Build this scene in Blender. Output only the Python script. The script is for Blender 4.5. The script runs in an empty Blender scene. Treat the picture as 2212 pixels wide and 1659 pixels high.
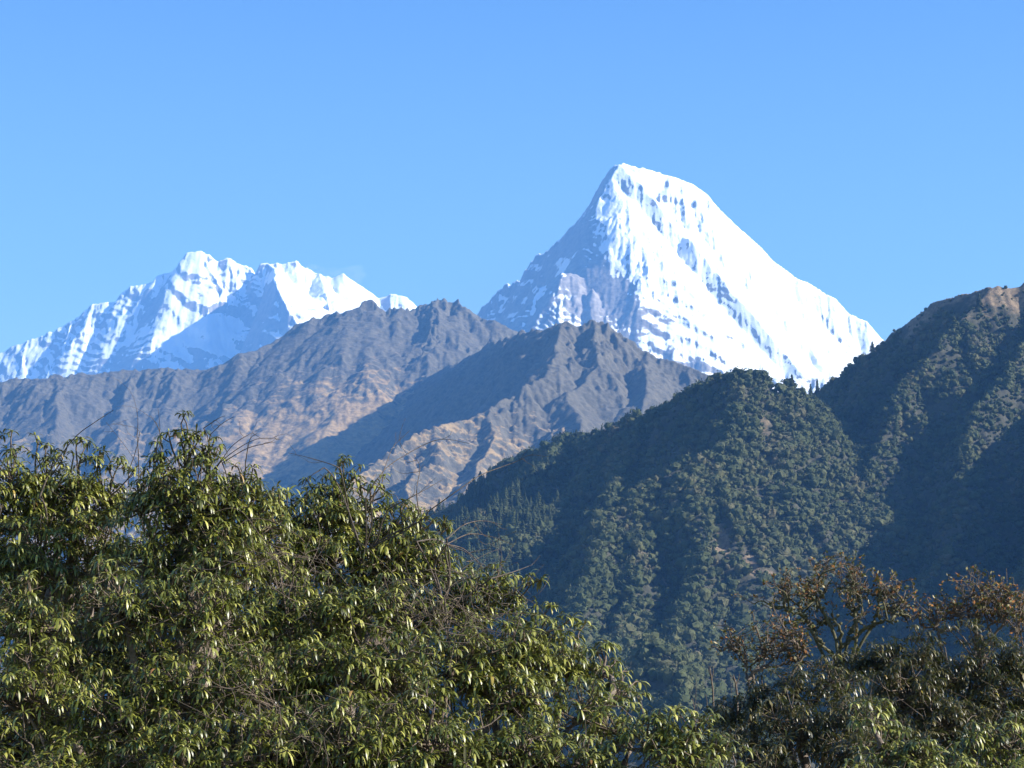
import bpy, math, random
import numpy as np
from mathutils import Vector, Matrix

random.seed(7)
SC = bpy.context.scene
COL = SC.collection
R = math.radians

# ------------------------------------------------------------------ camera
HFOV, PITCH = R(25.0), R(10.0)
F = 1106.0 / math.tan(HFOV / 2)          # focal length in picture units (picture 2212 x 1659)
cam_d = bpy.data.cameras.new('camera')
cam_d.sensor_fit = 'HORIZONTAL'
cam_d.angle = HFOV
cam_d.clip_start = 0.5
cam_d.clip_end = 90000
cam = bpy.data.objects.new('camera', cam_d)
COL.objects.link(cam)
cam.location = (0, 0, 0)
cam.rotation_euler = (math.pi / 2 + PITCH, 0, 0)
SC.camera = cam

# ------------------------------------------------------------------ light
SUN_AZ, SUN_EL = R(101), R(28)           # azimuth clockwise from the view direction (+Y)
sun_dir = Vector((math.sin(SUN_AZ) * math.cos(SUN_EL), math.cos(SUN_AZ) * math.cos(SUN_EL), math.sin(SUN_EL)))
w = bpy.data.worlds.new('World')
SC.world = w
w.use_nodes = True
nt = w.node_tree
sky = nt.nodes.new('ShaderNodeTexSky')
sky.sky_type = 'NISHITA'
sky.sun_disc = False
sky.sun_elevation = SUN_EL
sky.sun_rotation = SUN_AZ
sky.altitude = 2800
sky.air_density = 1.5
sky.dust_density = 0.4
sky.ozone_density = 2.2
bg = nt.nodes['Background']
bg.inputs['Strength'].default_value = 0.056
tint = nt.nodes.new('ShaderNodeMix')
tint.data_type = 'RGBA'
tint.blend_type = 'MULTIPLY'
tint.inputs[0].default_value = 1.0
# the camera's cool white balance, paler towards the horizon
tc = nt.nodes.new('ShaderNodeTexCoord')
sp = nt.nodes.new('ShaderNodeSeparateXYZ')
rp = nt.nodes.new('ShaderNodeValToRGB')
rp.color_ramp.elements[0].position = 0.03; rp.color_ramp.elements[0].color = (1.85, 1.85, 1.10, 1)
rp.color_ramp.elements[1].position = 0.40; rp.color_ramp.elements[1].color = (0.27, 0.50, 0.90, 1)
nt.links.new(tc.outputs['Generated'], sp.inputs[0])
nt.links.new(sp.outputs['Z'], rp.inputs['Fac'])
nt.links.new(rp.outputs['Color'], tint.inputs[7])
nt.links.new(sky.outputs['Color'], tint.inputs[6])
nt.links.new(tint.outputs[2], bg.inputs['Color'])
sl = bpy.data.lights.new('sun', 'SUN')
sl.energy = 5.0
sl.angle = R(0.5)
sl.color = (1.0, 0.95, 0.87)
so = bpy.data.objects.new('sun', sl)
COL.objects.link(so)
so.rotation_euler = sun_dir.to_track_quat('Z', 'Y').to_euler()

SC.view_settings.view_transform = 'Standard'
SC.view_settings.look = 'None'
SC.view_settings.gamma = 1.0
SC.view_settings.exposure = 1.85
SC.render.engine = 'CYCLES'
SC.cycles.use_denoising = True
SC.cycles.max_bounces = 6
SC.cycles.diffuse_bounces = 1
SC.cycles.volume_bounces = 0
SC.cycles.transparent_max_bounces = 6


def at(u, v, Y):
    """a point at forward distance Y on the line of sight through picture point (u, v)"""
    a, b = (u - 1106.0) / F, (829.5 - v) / F
    dy = math.cos(PITCH) - b * math.sin(PITCH)
    dz = math.sin(PITCH) + b * math.cos(PITCH)
    k = Y / dy
    return (a * k, Y, dz * k)


def tag(o, label=None, cat=None, group=None, kind=None):
    if label: o['label'] = label
    if cat: o['category'] = cat
    if group: o['group'] = group
    if kind: o['kind'] = kind
    return o


# ------------------------------------------------------------------ numeric helpers
def hsh(ix, iy, s):
    n = (ix.astype(np.int64) * 374761393 + iy.astype(np.int64) * 668265263 + s * 974634777) & 0xFFFFFFFF
    n = ((n ^ (n >> 13)) * 1274126177) & 0xFFFFFFFF
    n = n ^ (n >> 16)
    return (n & 0xFFFFFF) / float(0xFFFFFF)


def vnoise(x, y, s=0):
    ix, iy = np.floor(x), np.floor(y)
    fx, fy = x - ix, y - iy
    fx = fx * fx * fx * (fx * (fx * 6 - 15) + 10)
    fy = fy * fy * fy * (fy * (fy * 6 - 15) + 10)
    a, b = hsh(ix, iy, s), hsh(ix + 1, iy, s)
    c, d = hsh(ix, iy + 1, s), hsh(ix + 1, iy + 1, s)
    return (a * (1 - fx) + b * fx) * (1 - fy) + (c * (1 - fx) + d * fx) * fy


def fbm(x, y, s=0, o=5, g=0.5):
    t, a, n = 0, 1.0, 0
    for k in range(o):
        t = t + a * (vnoise(x, y, s + k * 17) * 2 - 1)
        n += a
        x, y, a = x * 2.03 + 11.3, y * 2.03 - 7.1, a * g
    return t / n


def ridged(x, y, s=0, o=4, g=0.5):
    t, a, n = 0, 1.0, 0
    for k in range(o):
        t = t + a * (1 - np.abs(vnoise(x, y, s + k * 17) * 2 - 1) * 2)
        n += a
        x, y, a = x * 2.03 + 11.3, y * 2.03 - 7.1, a * g
    return t / n


def blur(A, r):
    if r < 1: return A
    for ax in (0, 1):
        P = np.pad(A, [(r + 1, r) if k == ax else (0, 0) for k in (0, 1)], mode='edge')
        C = np.cumsum(P, axis=ax)
        n = A.shape[ax]
        if ax == 0: A = (C[2 * r + 1:2 * r + 1 + n] - C[:n]) / (2 * r + 1)
        else: A = (C[:, 2 * r + 1:2 * r + 1 + n] - C[:, :n]) / (2 * r + 1)
    return A


def gully(X, Y, H, step, cell, amp, seed):
    """ribs and gullies that run down the slope"""
    S = blur(H, int(cell / step * 0.35))
    gy, gx = np.gradient(S, step)
    sl = np.hypot(gx, gy) + 1e-6
    dx, dy = -gy / sl, gx / sl
    px, py = X / cell, Y / cell
    ix, iy = np.floor(px), np.floor(py)
    fx, fy = px - ix, py - iy
    acc = 0; wt = 0
    for i in (-1, 0, 1, 2):
        for j in (-1, 0, 1, 2):
            jx, jy = hsh(ix + i, iy + j, seed) * 0.6, hsh(ix + i, iy + j, seed + 5) * 0.6
            ax, ay = fx - i - jx, fy - j - jy
            wgt = np.exp(-2.2 * (ax * ax + ay * ay))
            acc = acc + np.cos(6.2832 * (ax * dx + ay * dy)) * wgt
            wt = wt + wgt
    return acc / wt * amp * cell * np.clip(sl, 0, 1.3)


def massif(x0, x1, y0, y1, step, ridges, base, warp=(60, 250), gul=(), rough=0.0, seed=1, crest=60, terr=(), calm=0.0, jag=0.0):
    """height field from 3-D ridge lines; ridges: (points, slope left of the walk, slope right of it, curve)"""
    xs = np.arange(x0, x1 + step, step)
    ys = np.arange(y0, y1 + step, step)
    X, Y = np.meshgrid(xs, ys)
    X0, Y0 = X, Y
    wa, wl = warp
    WX = X + wa * fbm(X / wl, Y / wl, seed + 100, 4)
    WY = Y + wa * fbm(X / wl, Y / wl, seed + 200, 4)
    H = np.full(X.shape, -1e9)
    D = np.full(X.shape, 1e9)
    for pts, s_l, s_r, cv in ridges:
        P = np.array(pts, float)
        L = 0
        for a, b in zip(P[:-1], P[1:]):
            e = b[:2] - a[:2]
            le = np.hypot(*e) + 1e-9
            t = np.clip(((WX - a[0]) * e[0] + (WY - a[1]) * e[1]) / le ** 2, 0, 1)
            qx, qy = WX - (a[0] + t * e[0]), WY - (a[1] + t * e[1])
            d = np.hypot(qx, qy)
            c = (e[0] * qy - e[1] * qx) / le / (d + 1e-6)      # +1 left, -1 right
            s = (s_l + s_r) / 2 + (s_l - s_r) / 2 * c
            z = a[2] + t * (b[2] - a[2]) - s * d * (1 - cv * d / (d + 600))
            m = z > H
            H = np.where(m, z, H)
            D = np.where(m, d, D)
    f = np.clip(D / crest, 0.12, 1.0)
    md = 0.35 + 1.3 * vnoise(X / (wl * 1.1), Y / (wl * 1.1), seed + 77)
    if calm:                                               # the steep west walls are planar
        gx = np.gradient(H, step)[1]
        md = md * (1 - calm * np.clip((blur(gx, 4) - 0.25) * 1.6, 0, 1))
    for k, (cell, amp) in enumerate(gul):
        H = H + gully(X0, Y0, H, step, cell, amp, seed + 31 * k) * np.clip(D / (cell * 0.6 + crest * 0.3), 0.08, 1) * (md if k else 1)
    if rough:
        H = H + rough * ridged(X0 / (step * 16), Y0 / (step * 16), seed + 50, 5, 0.58) * (0.25 + 0.75 * f) * md
    for per, amt in terr:                                   # cliff bands and steps
        q = H / per + 3.2 * fbm(X0 / (per * 8), Y0 / (per * 8), seed + 9, 4) + 0.35 * X0 / per
        fr = q - np.floor(q)
        nf = np.where(fr < 0.72, fr * 0.45 / 0.72, 0.45 + (fr - 0.72) * 0.55 / 0.28)
        mk = np.clip((vnoise(X0 / (per * 4), Y0 / (per * 4), seed + 19) - 0.42) * 3.5, 0, 1) * np.clip(D / crest - 0.3, 0, 1)
        H = H + per * (nf - fr) * amt * mk
    if jag:
        H = H + jag * (ridged(X0 / (step * 9), Y0 / (step * 9), seed + 88, 3) - 0.2) * np.exp(-D / (step * 22)) * np.clip(2.2 * vnoise(X0 / (step * 60), Y0 / (step * 60), seed + 89) - 0.3, 0.15, 1.4)
    H = np.maximum(H, base)
    H[0], H[-1], H[:, 0], H[:, -1] = -700, -700, -700, -700
    return X0, Y0, H, D


def grid_mesh(name, X, Y, Z, mat, attrs=None, smooth=True):
    ny, nx = X.shape
    me = bpy.data.meshes.new(name)
    co = np.stack([X, Y, Z], -1).reshape(-1, 3).astype(np.float32)
    i = np.arange(ny * nx).reshape(ny, nx)
    q = np.stack([i[:-1, :-1], i[:-1, 1:], i[1:, 1:], i[1:, :-1]], -1).reshape(-1, 4)
    fill(me, co, q, smooth)
    if attrs:
        for k, a in attrs.items():
            at_ = me.attributes.new(k, 'FLOAT', 'POINT')
            at_.data.foreach_set('value', a.reshape(-1).astype(np.float32))
    me.materials.append(mat)
    o = bpy.data.objects.new(name, me)
    COL.objects.link(o)
    return o


def fill(me, co, faces, smooth=True):
    """faces: (n, k) int array"""
    n, k = faces.shape
    me.vertices.add(len(co))
    me.vertices.foreach_set('co', np.ascontiguousarray(co, np.float32).reshape(-1))
    me.loops.add(n * k)
    me.loops.foreach_set('vertex_index', faces.reshape(-1).astype(np.int32))
    me.polygons.add(n)
    me.polygons.foreach_set('loop_start', (np.arange(n) * k).astype(np.int32))
    me.polygons.foreach_set('loop_total', np.full(n, k, np.int32))
    me.update(calc_edges=True)
    me.polygons.foreach_set('use_smooth', np.full(n, smooth, bool))


# ------------------------------------------------------------------ materials
def mat(name, rough=0.9):
    m = bpy.data.materials.new(name)
    m.use_nodes = True
    b = m.node_tree.nodes['Principled BSDF']
    b.inputs['Roughness'].default_value = rough
    return m, m.node_tree, b


def nd(t, kind, **kw):
    n = t.nodes.new(kind)
    for k, v in kw.items():
        if k in n.inputs: n.inputs[k].default_value = v
        else: setattr(n, k, v)
    return n


def noise(t, scale, detail=6, rough=0.6, dist=0.0, stretch=None):
    n = nd(t, 'ShaderNodeTexNoise')
    n.inputs['Scale'].default_value = scale
    n.inputs['Detail'].default_value = detail
    n.inputs['Roughness'].default_value = rough
    n.inputs['Distortion'].default_value = dist
    g = nd(t, 'ShaderNodeNewGeometry')
    if stretch:
        m = nd(t, 'ShaderNodeMapping')
        m.inputs['Scale'].default_value = stretch
        t.links.new(g.outputs['Position'], m.inputs['Vector'])
        t.links.new(m.outputs['Vector'], n.inputs['Vector'])
    else:
        t.links.new(g.outputs['Position'], n.inputs['Vector'])
    return n.outputs['Fac']


def ramp(t, fac, stops, interp='LINEAR'):
    r = nd(t, 'ShaderNodeValToRGB')
    r.color_ramp.interpolation = interp
    while len(r.color_ramp.elements) < len(stops): r.color_ramp.elements.new(0.5)
    for e, (p, c) in zip(r.color_ramp.elements, stops):
        e.position = p
        e.color = (*c, 1) if len(c) == 3 else c
    t.links.new(fac, r.inputs['Fac'])
    return r.outputs['Color']


def mix(t, fac, a, b):
    m = nd(t, 'ShaderNodeMix')
    m.data_type = 'RGBA'
    for s, v in ((m.inputs[0], fac), (m.inputs[6], a), (m.inputs[7], b)):
        if hasattr(v, 'is_linked'): t.links.new(v, s)
        else: s.default_value = v if isinstance(v, (int, float)) else (*v, 1)
    return m.outputs[2]


def math_(t, op, a, b=0.0, clamp=False):
    m = nd(t, 'ShaderNodeMath')
    m.operation = op
    m.use_clamp = clamp
    for s, v in ((m.inputs[0], a), (m.inputs[1], b)):
        if hasattr(v, 'is_linked'): t.links.new(v, s)
        else: s.default_value = v
    return m.outputs[0]


def attr(t, name):
    a = nd(t, 'ShaderNodeAttribute')
    a.attribute_name = name
    return a.outputs['Fac']


def snow_mat(name, sc=1.0, snow=(0.86, 0.875, 0.89), r0=(0.10, 0.088, 0.075), r1=(0.36, 0.315, 0.265)):
    m, t, b = mat(name, 0.8)
    rock = attr(t, 'rock')
    n = noise(t, 0.012 * sc, 9, 0.68, 0.3, (1, 1, 0.55))
    k = math_(t, 'ADD', rock, math_(t, 'MULTIPLY', math_(t, 'SUBTRACT', n, 0.5), 1.6))
    k = math_(t, 'MULTIPLY', math_(t, 'SUBTRACT', k, 0.46), 9.0, True)
    rc = ramp(t, noise(t, 0.02 * sc, 8, 0.7), [(0.3, r0), (0.7, r1)])
    t.links.new(mix(t, k, snow, rc), b.inputs['Base Color'])
    bp = nd(t, 'ShaderNodeBump')
    bp.inputs['Distance'].default_value = 14
    bp.inputs['Strength'].default_value = 0.5
    t.links.new(noise(t, 0.035 * sc, 8, 0.65), bp.inputs['Height'])
    t.links.new(bp.outputs['Normal'], b.inputs['Normal'])
    return m


def brown_mat(name, sc=1.0, warm=((0.12, 0.078, 0.03), (0.40, 0.27, 0.115)), dark=((0.027, 0.024, 0.015), (0.13, 0.112, 0.075)), bump=9):
    m, t, b = mat(name, 0.95)
    wv = attr(t, 'warm')
    n = noise(t, 0.012 * sc, 8, 0.7, 0.4)
    k = math_(t, 'MULTIPLY', math_(t, 'SUBTRACT', math_(t, 'ADD', wv, math_(t, 'MULTIPLY', math_(t, 'SUBTRACT', n, 0.5), 2.0)), 0.4), 2.6, True)
    fine = noise(t, 0.06 * sc, 8, 0.75)
    c0 = ramp(t, fine, [(0.3, dark[0]), (0.7, dark[1])])
    c1 = ramp(t, fine, [(0.3, warm[0]), (0.7, warm[1])])
    t.links.new(mix(t, k, c0, c1), b.inputs['Base Color'])
    bp = nd(t, 'ShaderNodeBump')
    bp.inputs['Distance'].default_value = bump
    bp.inputs['Strength'].default_value = 0.7
    t.links.new(noise(t, 0.05 * sc, 9, 0.7), bp.inputs['Height'])
    t.links.new(bp.outputs['Normal'], b.inputs['Normal'])
    return m


def slope_of(X, Y, H, step):
    gy, gx = np.gradient(H, step)
    return np.hypot(gx, gy), gx, gy


def blob(X, Z, cx, cz, rx, rz, p=1.0):
    d = np.hypot((X - cx) / rx, (Z - cz) / rz)
    return np.clip(1.25 - d, 0, 1) * p


M_SNOW = snow_mat('snow_and_rock')
M_SNOW2 = snow_mat('far_snow_and_rock', 0.8, r0=(0.11, 0.095, 0.085), r1=(0.34, 0.30, 0.26))
M_BROWN = brown_mat('dry_grass_and_rock')
M_HILL = brown_mat('hill_grass_and_rock', 4.0, warm=((0.06, 0.042, 0.025), (0.28, 0.20, 0.12)), dark=((0.02, 0.022, 0.014), (0.06, 0.055, 0.03)), bump=2.5)


def PX(lst):
    return [at(*p) for p in lst]


def tubes(paths, radii, sides=5):
    """tapered tubes along point lists -> one vertex and quad array"""
    cos, fcs, base = [], [], 0
    groups = {}
    for p, r in zip(paths, radii): groups.setdefault(len(p), []).append((p, r))
    an = np.arange(sides) * 2 * math.pi / sides
    for n, g in groups.items():
        P = np.array([p for p, r in g], float); Rr = np.array([r for p, r in g], float)
        T = np.gradient(P, axis=1)
        T /= np.linalg.norm(T, axis=2, keepdims=True) + 1e-9
        up = np.where(np.abs(T[..., 2:3]) > 0.9, np.array([1.0, 0, 0]), np.array([0, 0, 1.0]))
        A = np.cross(T, up); A /= np.linalg.norm(A, axis=2, keepdims=True) + 1e-9
        B = np.cross(T, A)
        ring = P[:, :, None] + Rr[:, :, None, None] * (np.cos(an)[:, None] * A[:, :, None] + np.sin(an)[:, None] * B[:, :, None])
        m = len(P)
        cos.append(ring.reshape(-1, 3))
        k = (np.arange(m) * n * sides)[:, None, None] + (np.arange(n - 1) * sides)[None, :, None]
        i = np.arange(sides)[None, None]; i2 = (i + 1) % sides
        q = np.stack([k + i, k + i2, k + sides + i2, k + sides + i], -1).reshape(-1, 4)
        fcs.append(q + base)
        base += m * n * sides
    return np.concatenate(cos), np.concatenate(fcs)


def bark_mat(name, a, b_, sc=30):
    m, t, b = mat(name, 0.9)
    t.links.new(ramp(t, noise(t, sc, 6, 0.7), [(0.3, a), (0.72, b_)]), b.inputs['Base Color'])
    return m


M_BARK = bark_mat('bark', (0.06, 0.045, 0.035), (0.22, 0.17, 0.135))
M_TWIG = bark_mat('twig_bark', (0.045, 0.032, 0.022), (0.17, 0.125, 0.09))
M_CANE = bark_mat('dark_cane_bark', (0.03, 0.022, 0.018), (0.13, 0.10, 0.08))
M_MOSS = bark_mat('mossy_bark', (0.03, 0.03, 0.012), (0.13, 0.115, 0.055))

#TERRAIN
#BEGIN main
# ------------------------------------------------------------------ the main snow peak
Y0 = 16700
st = 8
ridges = [
    # skyline to the right of the summit
    (PX([(1340, 352, Y0), (1352, 352, Y0), (1390, 364, Y0 + 20), (1445, 380, Y0 + 40)]), 1.9, 2.2, 0.0),
    (PX([(1445, 380, Y0 + 40), (1460, 383, Y0 + 40), (1495, 397, Y0 + 30), (1528, 420, Y0 + 10)]), 1.9, 1.35, 0.05),
    (PX([(1528, 420, Y0 + 10), (1570, 468, Y0), (1620, 510, Y0 - 40),
         (1670, 563, Y0 - 100), (1720, 600, Y0 - 150), (1790, 638, Y0 - 220), (1832, 678, Y0 - 300), (1872, 693, Y0 - 350), (1912, 735, Y0 - 420), (1990, 800, Y0 - 500), (2150, 900, Y0 - 600)]), 1.7, 1.3, 0.1),
    # skyline to the left, running back
    (PX([(1340, 352, Y0), (1322, 364, Y0 + 60), (1296, 398, Y0 + 200), (1272, 438, Y0 + 360), (1248, 473, Y0 + 520), (1223, 508, Y0 + 680), (1188, 540, Y0 + 860),
         (1160, 552, Y0 + 1000), (1125, 603, Y0 + 1180), (1090, 614, Y0 + 1320), (1065, 637, Y0 + 1420), (1030, 686, Y0 + 1560), (980, 760, Y0 + 1750)]), 1.9, 1.4, 0.0),
    # front arete between the shaded and the sunlit face
    (PX([(1340, 352, Y0), (1322, 385, Y0 - 60), (1298, 425, Y0 - 170), (1300, 480, Y0 - 330), (1306, 545, Y0 - 520), (1308, 592, Y0 - 640), (1270, 603, Y0 - 700), (1215, 588, Y0 - 720), (1165, 625, Y0 - 700), (1120, 675, Y0 - 660), (1080, 745, Y0 - 600)]), 1.05, 2.1, 0.0),
    # rocky buttress going down right from the foot of the arete
    (PX([(1312, 596, Y0 - 640), (1345, 640, Y0 - 740), (1400, 690, Y0 - 860), (1470, 740, Y0 - 980), (1550, 800, Y0 - 1120), (1640, 850, Y0 - 1250)]), 0.8, 1.6, 0.0),
    # dark lower rib
    (PX([(1278, 626, Y0 - 900), (1290, 670, Y0 - 1000), (1330, 725, Y0 - 1130), (1400, 790, Y0 - 1300), (1450, 860, Y0 - 1450)]), 1.0, 1.5, 0.0),
    (PX([(1278, 626, Y0 - 900), (1240, 665, Y0 - 900), (1180, 712, Y0 - 880), (1120, 765, Y0 - 860)]), 1.0, 1.2, 0.0),
    # ribs of the sunlit face
    (PX([(1500, 400, Y0 + 30), (1515, 480, Y0 - 180), (1530, 560, Y0 - 480), (1575, 640, Y0 - 650), (1600, 720, Y0 - 830), (1610, 800, Y0 - 1000)]), 0.85, 0.6, -2.6),
    (PX([(1620, 512, Y0 - 40), (1650, 600, Y0 - 300), (1690, 690, Y0 - 520), (1670, 760, Y0 - 690), (1700, 830, Y0 - 860)]), 0.9, 1.2, 0.0),
    (PX([(1740, 612, Y0 - 170), (1730, 680, Y0 - 360), (1745, 760, Y0 - 580), (1755, 830, Y0 - 780)]), 0.9, 1.3, 0.0),
    (PX([(1832, 680, Y0 - 300), (1815, 740, Y0 - 480), (1805, 810, Y0 - 640), (1800, 870, Y0 - 800)]), 0.8, 1.2, 0.0),
    (PX([(1410, 560, Y0 - 440), (1450, 610, Y0 - 560), (1490, 670, Y0 - 740), (1510, 730, Y0 - 930)]), 0.8, 1.3, 0.0),
    # rocky toe under the face
    (PX([(1400, 775, Y0 - 1450), (1460, 768, Y0 - 1430), (1540, 772, Y0 - 1400), (1570, 795, Y0 - 1400), (1640, 812, Y0 - 1400), (1700, 822, Y0 - 1400), (1790, 817, Y0 - 1400), (1850, 860, Y0 - 1400)]), 0.9, 1.2, 0.0),
]
X, Y, H, D = massif(-1100, 3400, 13700, 18900, st, ridges, 1500, warp=(30, 300), gul=((420, 0.035), (210, 0.035), (105, 0.045), (52, 0.055), (28, 0.055)), rough=19, calm=0.9, jag=16, seed=3, crest=60, terr=((150, 0.6), (60, 0.5)))
S, gx, gy = slope_of(X, Y, H, st)
V = 829.5 - F * ((H / Y) - math.tan(PITCH)) / (1 + (H / Y) * math.tan(PITCH))       # only a convenient measure of height
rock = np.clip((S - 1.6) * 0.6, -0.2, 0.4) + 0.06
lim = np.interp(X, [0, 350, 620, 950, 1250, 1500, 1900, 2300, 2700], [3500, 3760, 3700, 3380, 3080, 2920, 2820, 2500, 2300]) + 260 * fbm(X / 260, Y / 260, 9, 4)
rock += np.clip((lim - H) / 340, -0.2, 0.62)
rock += np.clip(gx * 1.0 - 0.2, -0.12, 0.7)  # extra rock on west-facing slopes, also painting the shaded left face darker
def Q(u, v): return at(u, v, 16100)
for (u, v, ru, rv, p) in ((1395, 470, 45, 22, .6), (1420, 405, 60, 22, .35), (1570, 450, 14, 20, .35), (1330, 640, 75, 45, .5), (1420, 700, 90, 55, .5), (1700, 720, 26, 70, .45), (1570, 660, 28, 14, .4),
                          (1480, 620, 50, 14, .3), (1230, 620, 70, 30, .5), (1280, 680, 60, 50, .6), (1540, 760, 90, 25, .5), (1250, 470, 60, 40, .3), (1275, 560, 35, 60, .45), (1820, 735, 30, 10, .3)):
    c = Q(u, v)
    rock += blob(X, H, c[0], c[2], ru * 3.25, rv * 3.25, p)
for (u, v, ru, rv, p) in ((1215, 560, 16, 50, .8), (1180, 640, 20, 20, .4), (1350, 660, 50, 8, .5), (1400, 720, 50, 8, .5), (1500, 520, 110, 60, .35), (1450, 600, 60, 30, .3), (1620, 700, 60, 70, .35), (1790, 790, 60, 40, .5), (1160, 690, 30, 20, .5), (1100, 700, 35, 9, .6)):
    c = Q(u, v)
    rock -= blob(X, H, c[0], c[2], ru * 3.25, rv * 3.25, p)
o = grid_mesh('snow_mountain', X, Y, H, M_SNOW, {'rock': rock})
tag(o, 'tall pyramid shaped snow peak with a shaded left face, right of centre', 'mountain', kind='structure')

#END main
#BEGIN range
# ------------------------------------------------------------------ the far snow range on the left
Y0 = 22500
st = 11
ridges = [
    (PX([(-120, 830, Y0), (0, 762, Y0), (60, 735, Y0), (120, 714, Y0), (155, 690, Y0), (200, 658, Y0), (250, 652, Y0), (270, 626, Y0), (292, 618, Y0), (325, 611, Y0), (335, 596, Y0),
         (365, 589, Y0), (385, 572, Y0), (403, 545, Y0), (435, 541, Y0), (452, 550, Y0), (468, 562, Y0), (490, 557, Y0), (510, 570, Y0), (540, 577, Y0), (553, 592, Y0),
         (562, 572, Y0 - 60), (600, 568, Y0 - 100), (636, 561, Y0 - 120), (655, 574, Y0 - 120), (690, 596, Y0 - 100), (720, 598, Y0 - 100), (745, 591, Y0 - 100), (790, 620, Y0 - 100), (822, 643, Y0 - 100),
         (850, 634, Y0 - 100), (880, 640, Y0 - 100), (900, 660, Y0 - 100), (960, 720, Y0)]), 1.6, 1.5, 0.1),
    # buttresses coming forward
    (PX([(155, 690, Y0), (140, 740, Y0 - 210), (110, 800, Y0 - 430), (90, 860, Y0 - 640)]), 0.9, 1.8, 0.0),
    (PX([(60, 735, Y0), (50, 790, Y0 - 230), (30, 850, Y0 - 460)]), 0.9, 1.8, 0.0),
    (PX([(262, 640, Y0), (262, 700, Y0 - 210), (225, 750, Y0 - 380), (190, 810, Y0 - 580)]), 1.0, 1.8, 0.0),
    (PX([(292, 618, Y0), (300, 660, Y0 - 150), (290, 710, Y0 - 300)]), 1.3, 2.0, 0.0),
    (PX([(352, 589, Y0), (350, 640, Y0 - 170), (325, 690, Y0 - 330), (300, 730, Y0 - 460)]), 1.2, 2.0, 0.0),
    (PX([(395, 570, Y0 - 30), (400, 605, Y0 - 160), (415, 640, Y0 - 280), (385, 690, Y0 - 450)]), 1.2, 2.1, 0.0),
    (PX([(435, 541, Y0), (455, 585, Y0 - 150), (475, 625, Y0 - 280), (465, 660, Y0 - 400)]), 1.2, 2.1, 0.0),
    (PX([(490, 557, Y0), (500, 595, Y0 - 140), (508, 635, Y0 - 280)]), 1.3, 2.0, 0.0),
    (PX([(540, 577, Y0), (545, 605, Y0 - 120)]), 1.3, 2.0, 0.0),
    # spur of the white dome that shades the wall beneath
    (PX([(575, 570, Y0 - 80), (592, 580, Y0 - 260), (598, 592, Y0 - 600), (592, 602, Y0 - 950), (598, 620, Y0 - 1250), (625, 670, Y0 - 1500), (690, 760, Y0 - 1800)]), 0.62, 2.4, 0.0),
    (PX([(690, 590, Y0 - 100), (700, 620, Y0 - 400), (710, 670, Y0 - 800)]), 0.7, 0.9, 0.0),
]
X, Y, H, D = massif(-5700, -300, 19200, 23400, st, ridges, 2300, warp=(40, 350), gul=((500, 0.05), (250, 0.04), (125, 0.05), (62, 0.045), (34, 0.04)), rough=16, calm=0.5, jag=20, seed=21, crest=70, terr=((190, 0.6), (80, 0.6)))
S, gx, gy = slope_of(X, Y, H, st)
rock = np.clip((S - 1.4) * 0.8, -0.2, 0.5) + 0.05 + np.clip(gx * 0.45, -0.1, 0.4)  # the west-facing term adds rock and paints the shaded wall darker
def Q(u, v): return at(u, v, 22000)
for (u, v, ru, rv, p) in ((420, 620, 40, 45, .3), (480, 660, 60, 40, .45), (560, 680, 50, 70, .5), (400, 800, 230, 30, .5), (330, 640, 60, 60, .3), (250, 760, 40, 60, .3)):
    c = Q(u, v)
    rock += blob(X, H, c[0], c[2], ru * 4.4, rv * 4.4, p)
for (u, v, ru, rv, p) in ((430, 720, 90, 40, .7), (700, 620, 110, 50, 1.0), (600, 590, 50, 30, .8), (430, 555, 30, 15, .8)):
    c = Q(u, v)
    rock -= blob(X, H, c[0], c[2], ru * 4.4, rv * 4.4, p)
o = grid_mesh('snow_range', X, Y, H, M_SNOW2, {'rock': rock})
tag(o, 'far snow covered range of several white summits on the left', 'mountain', kind='structure')

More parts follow.
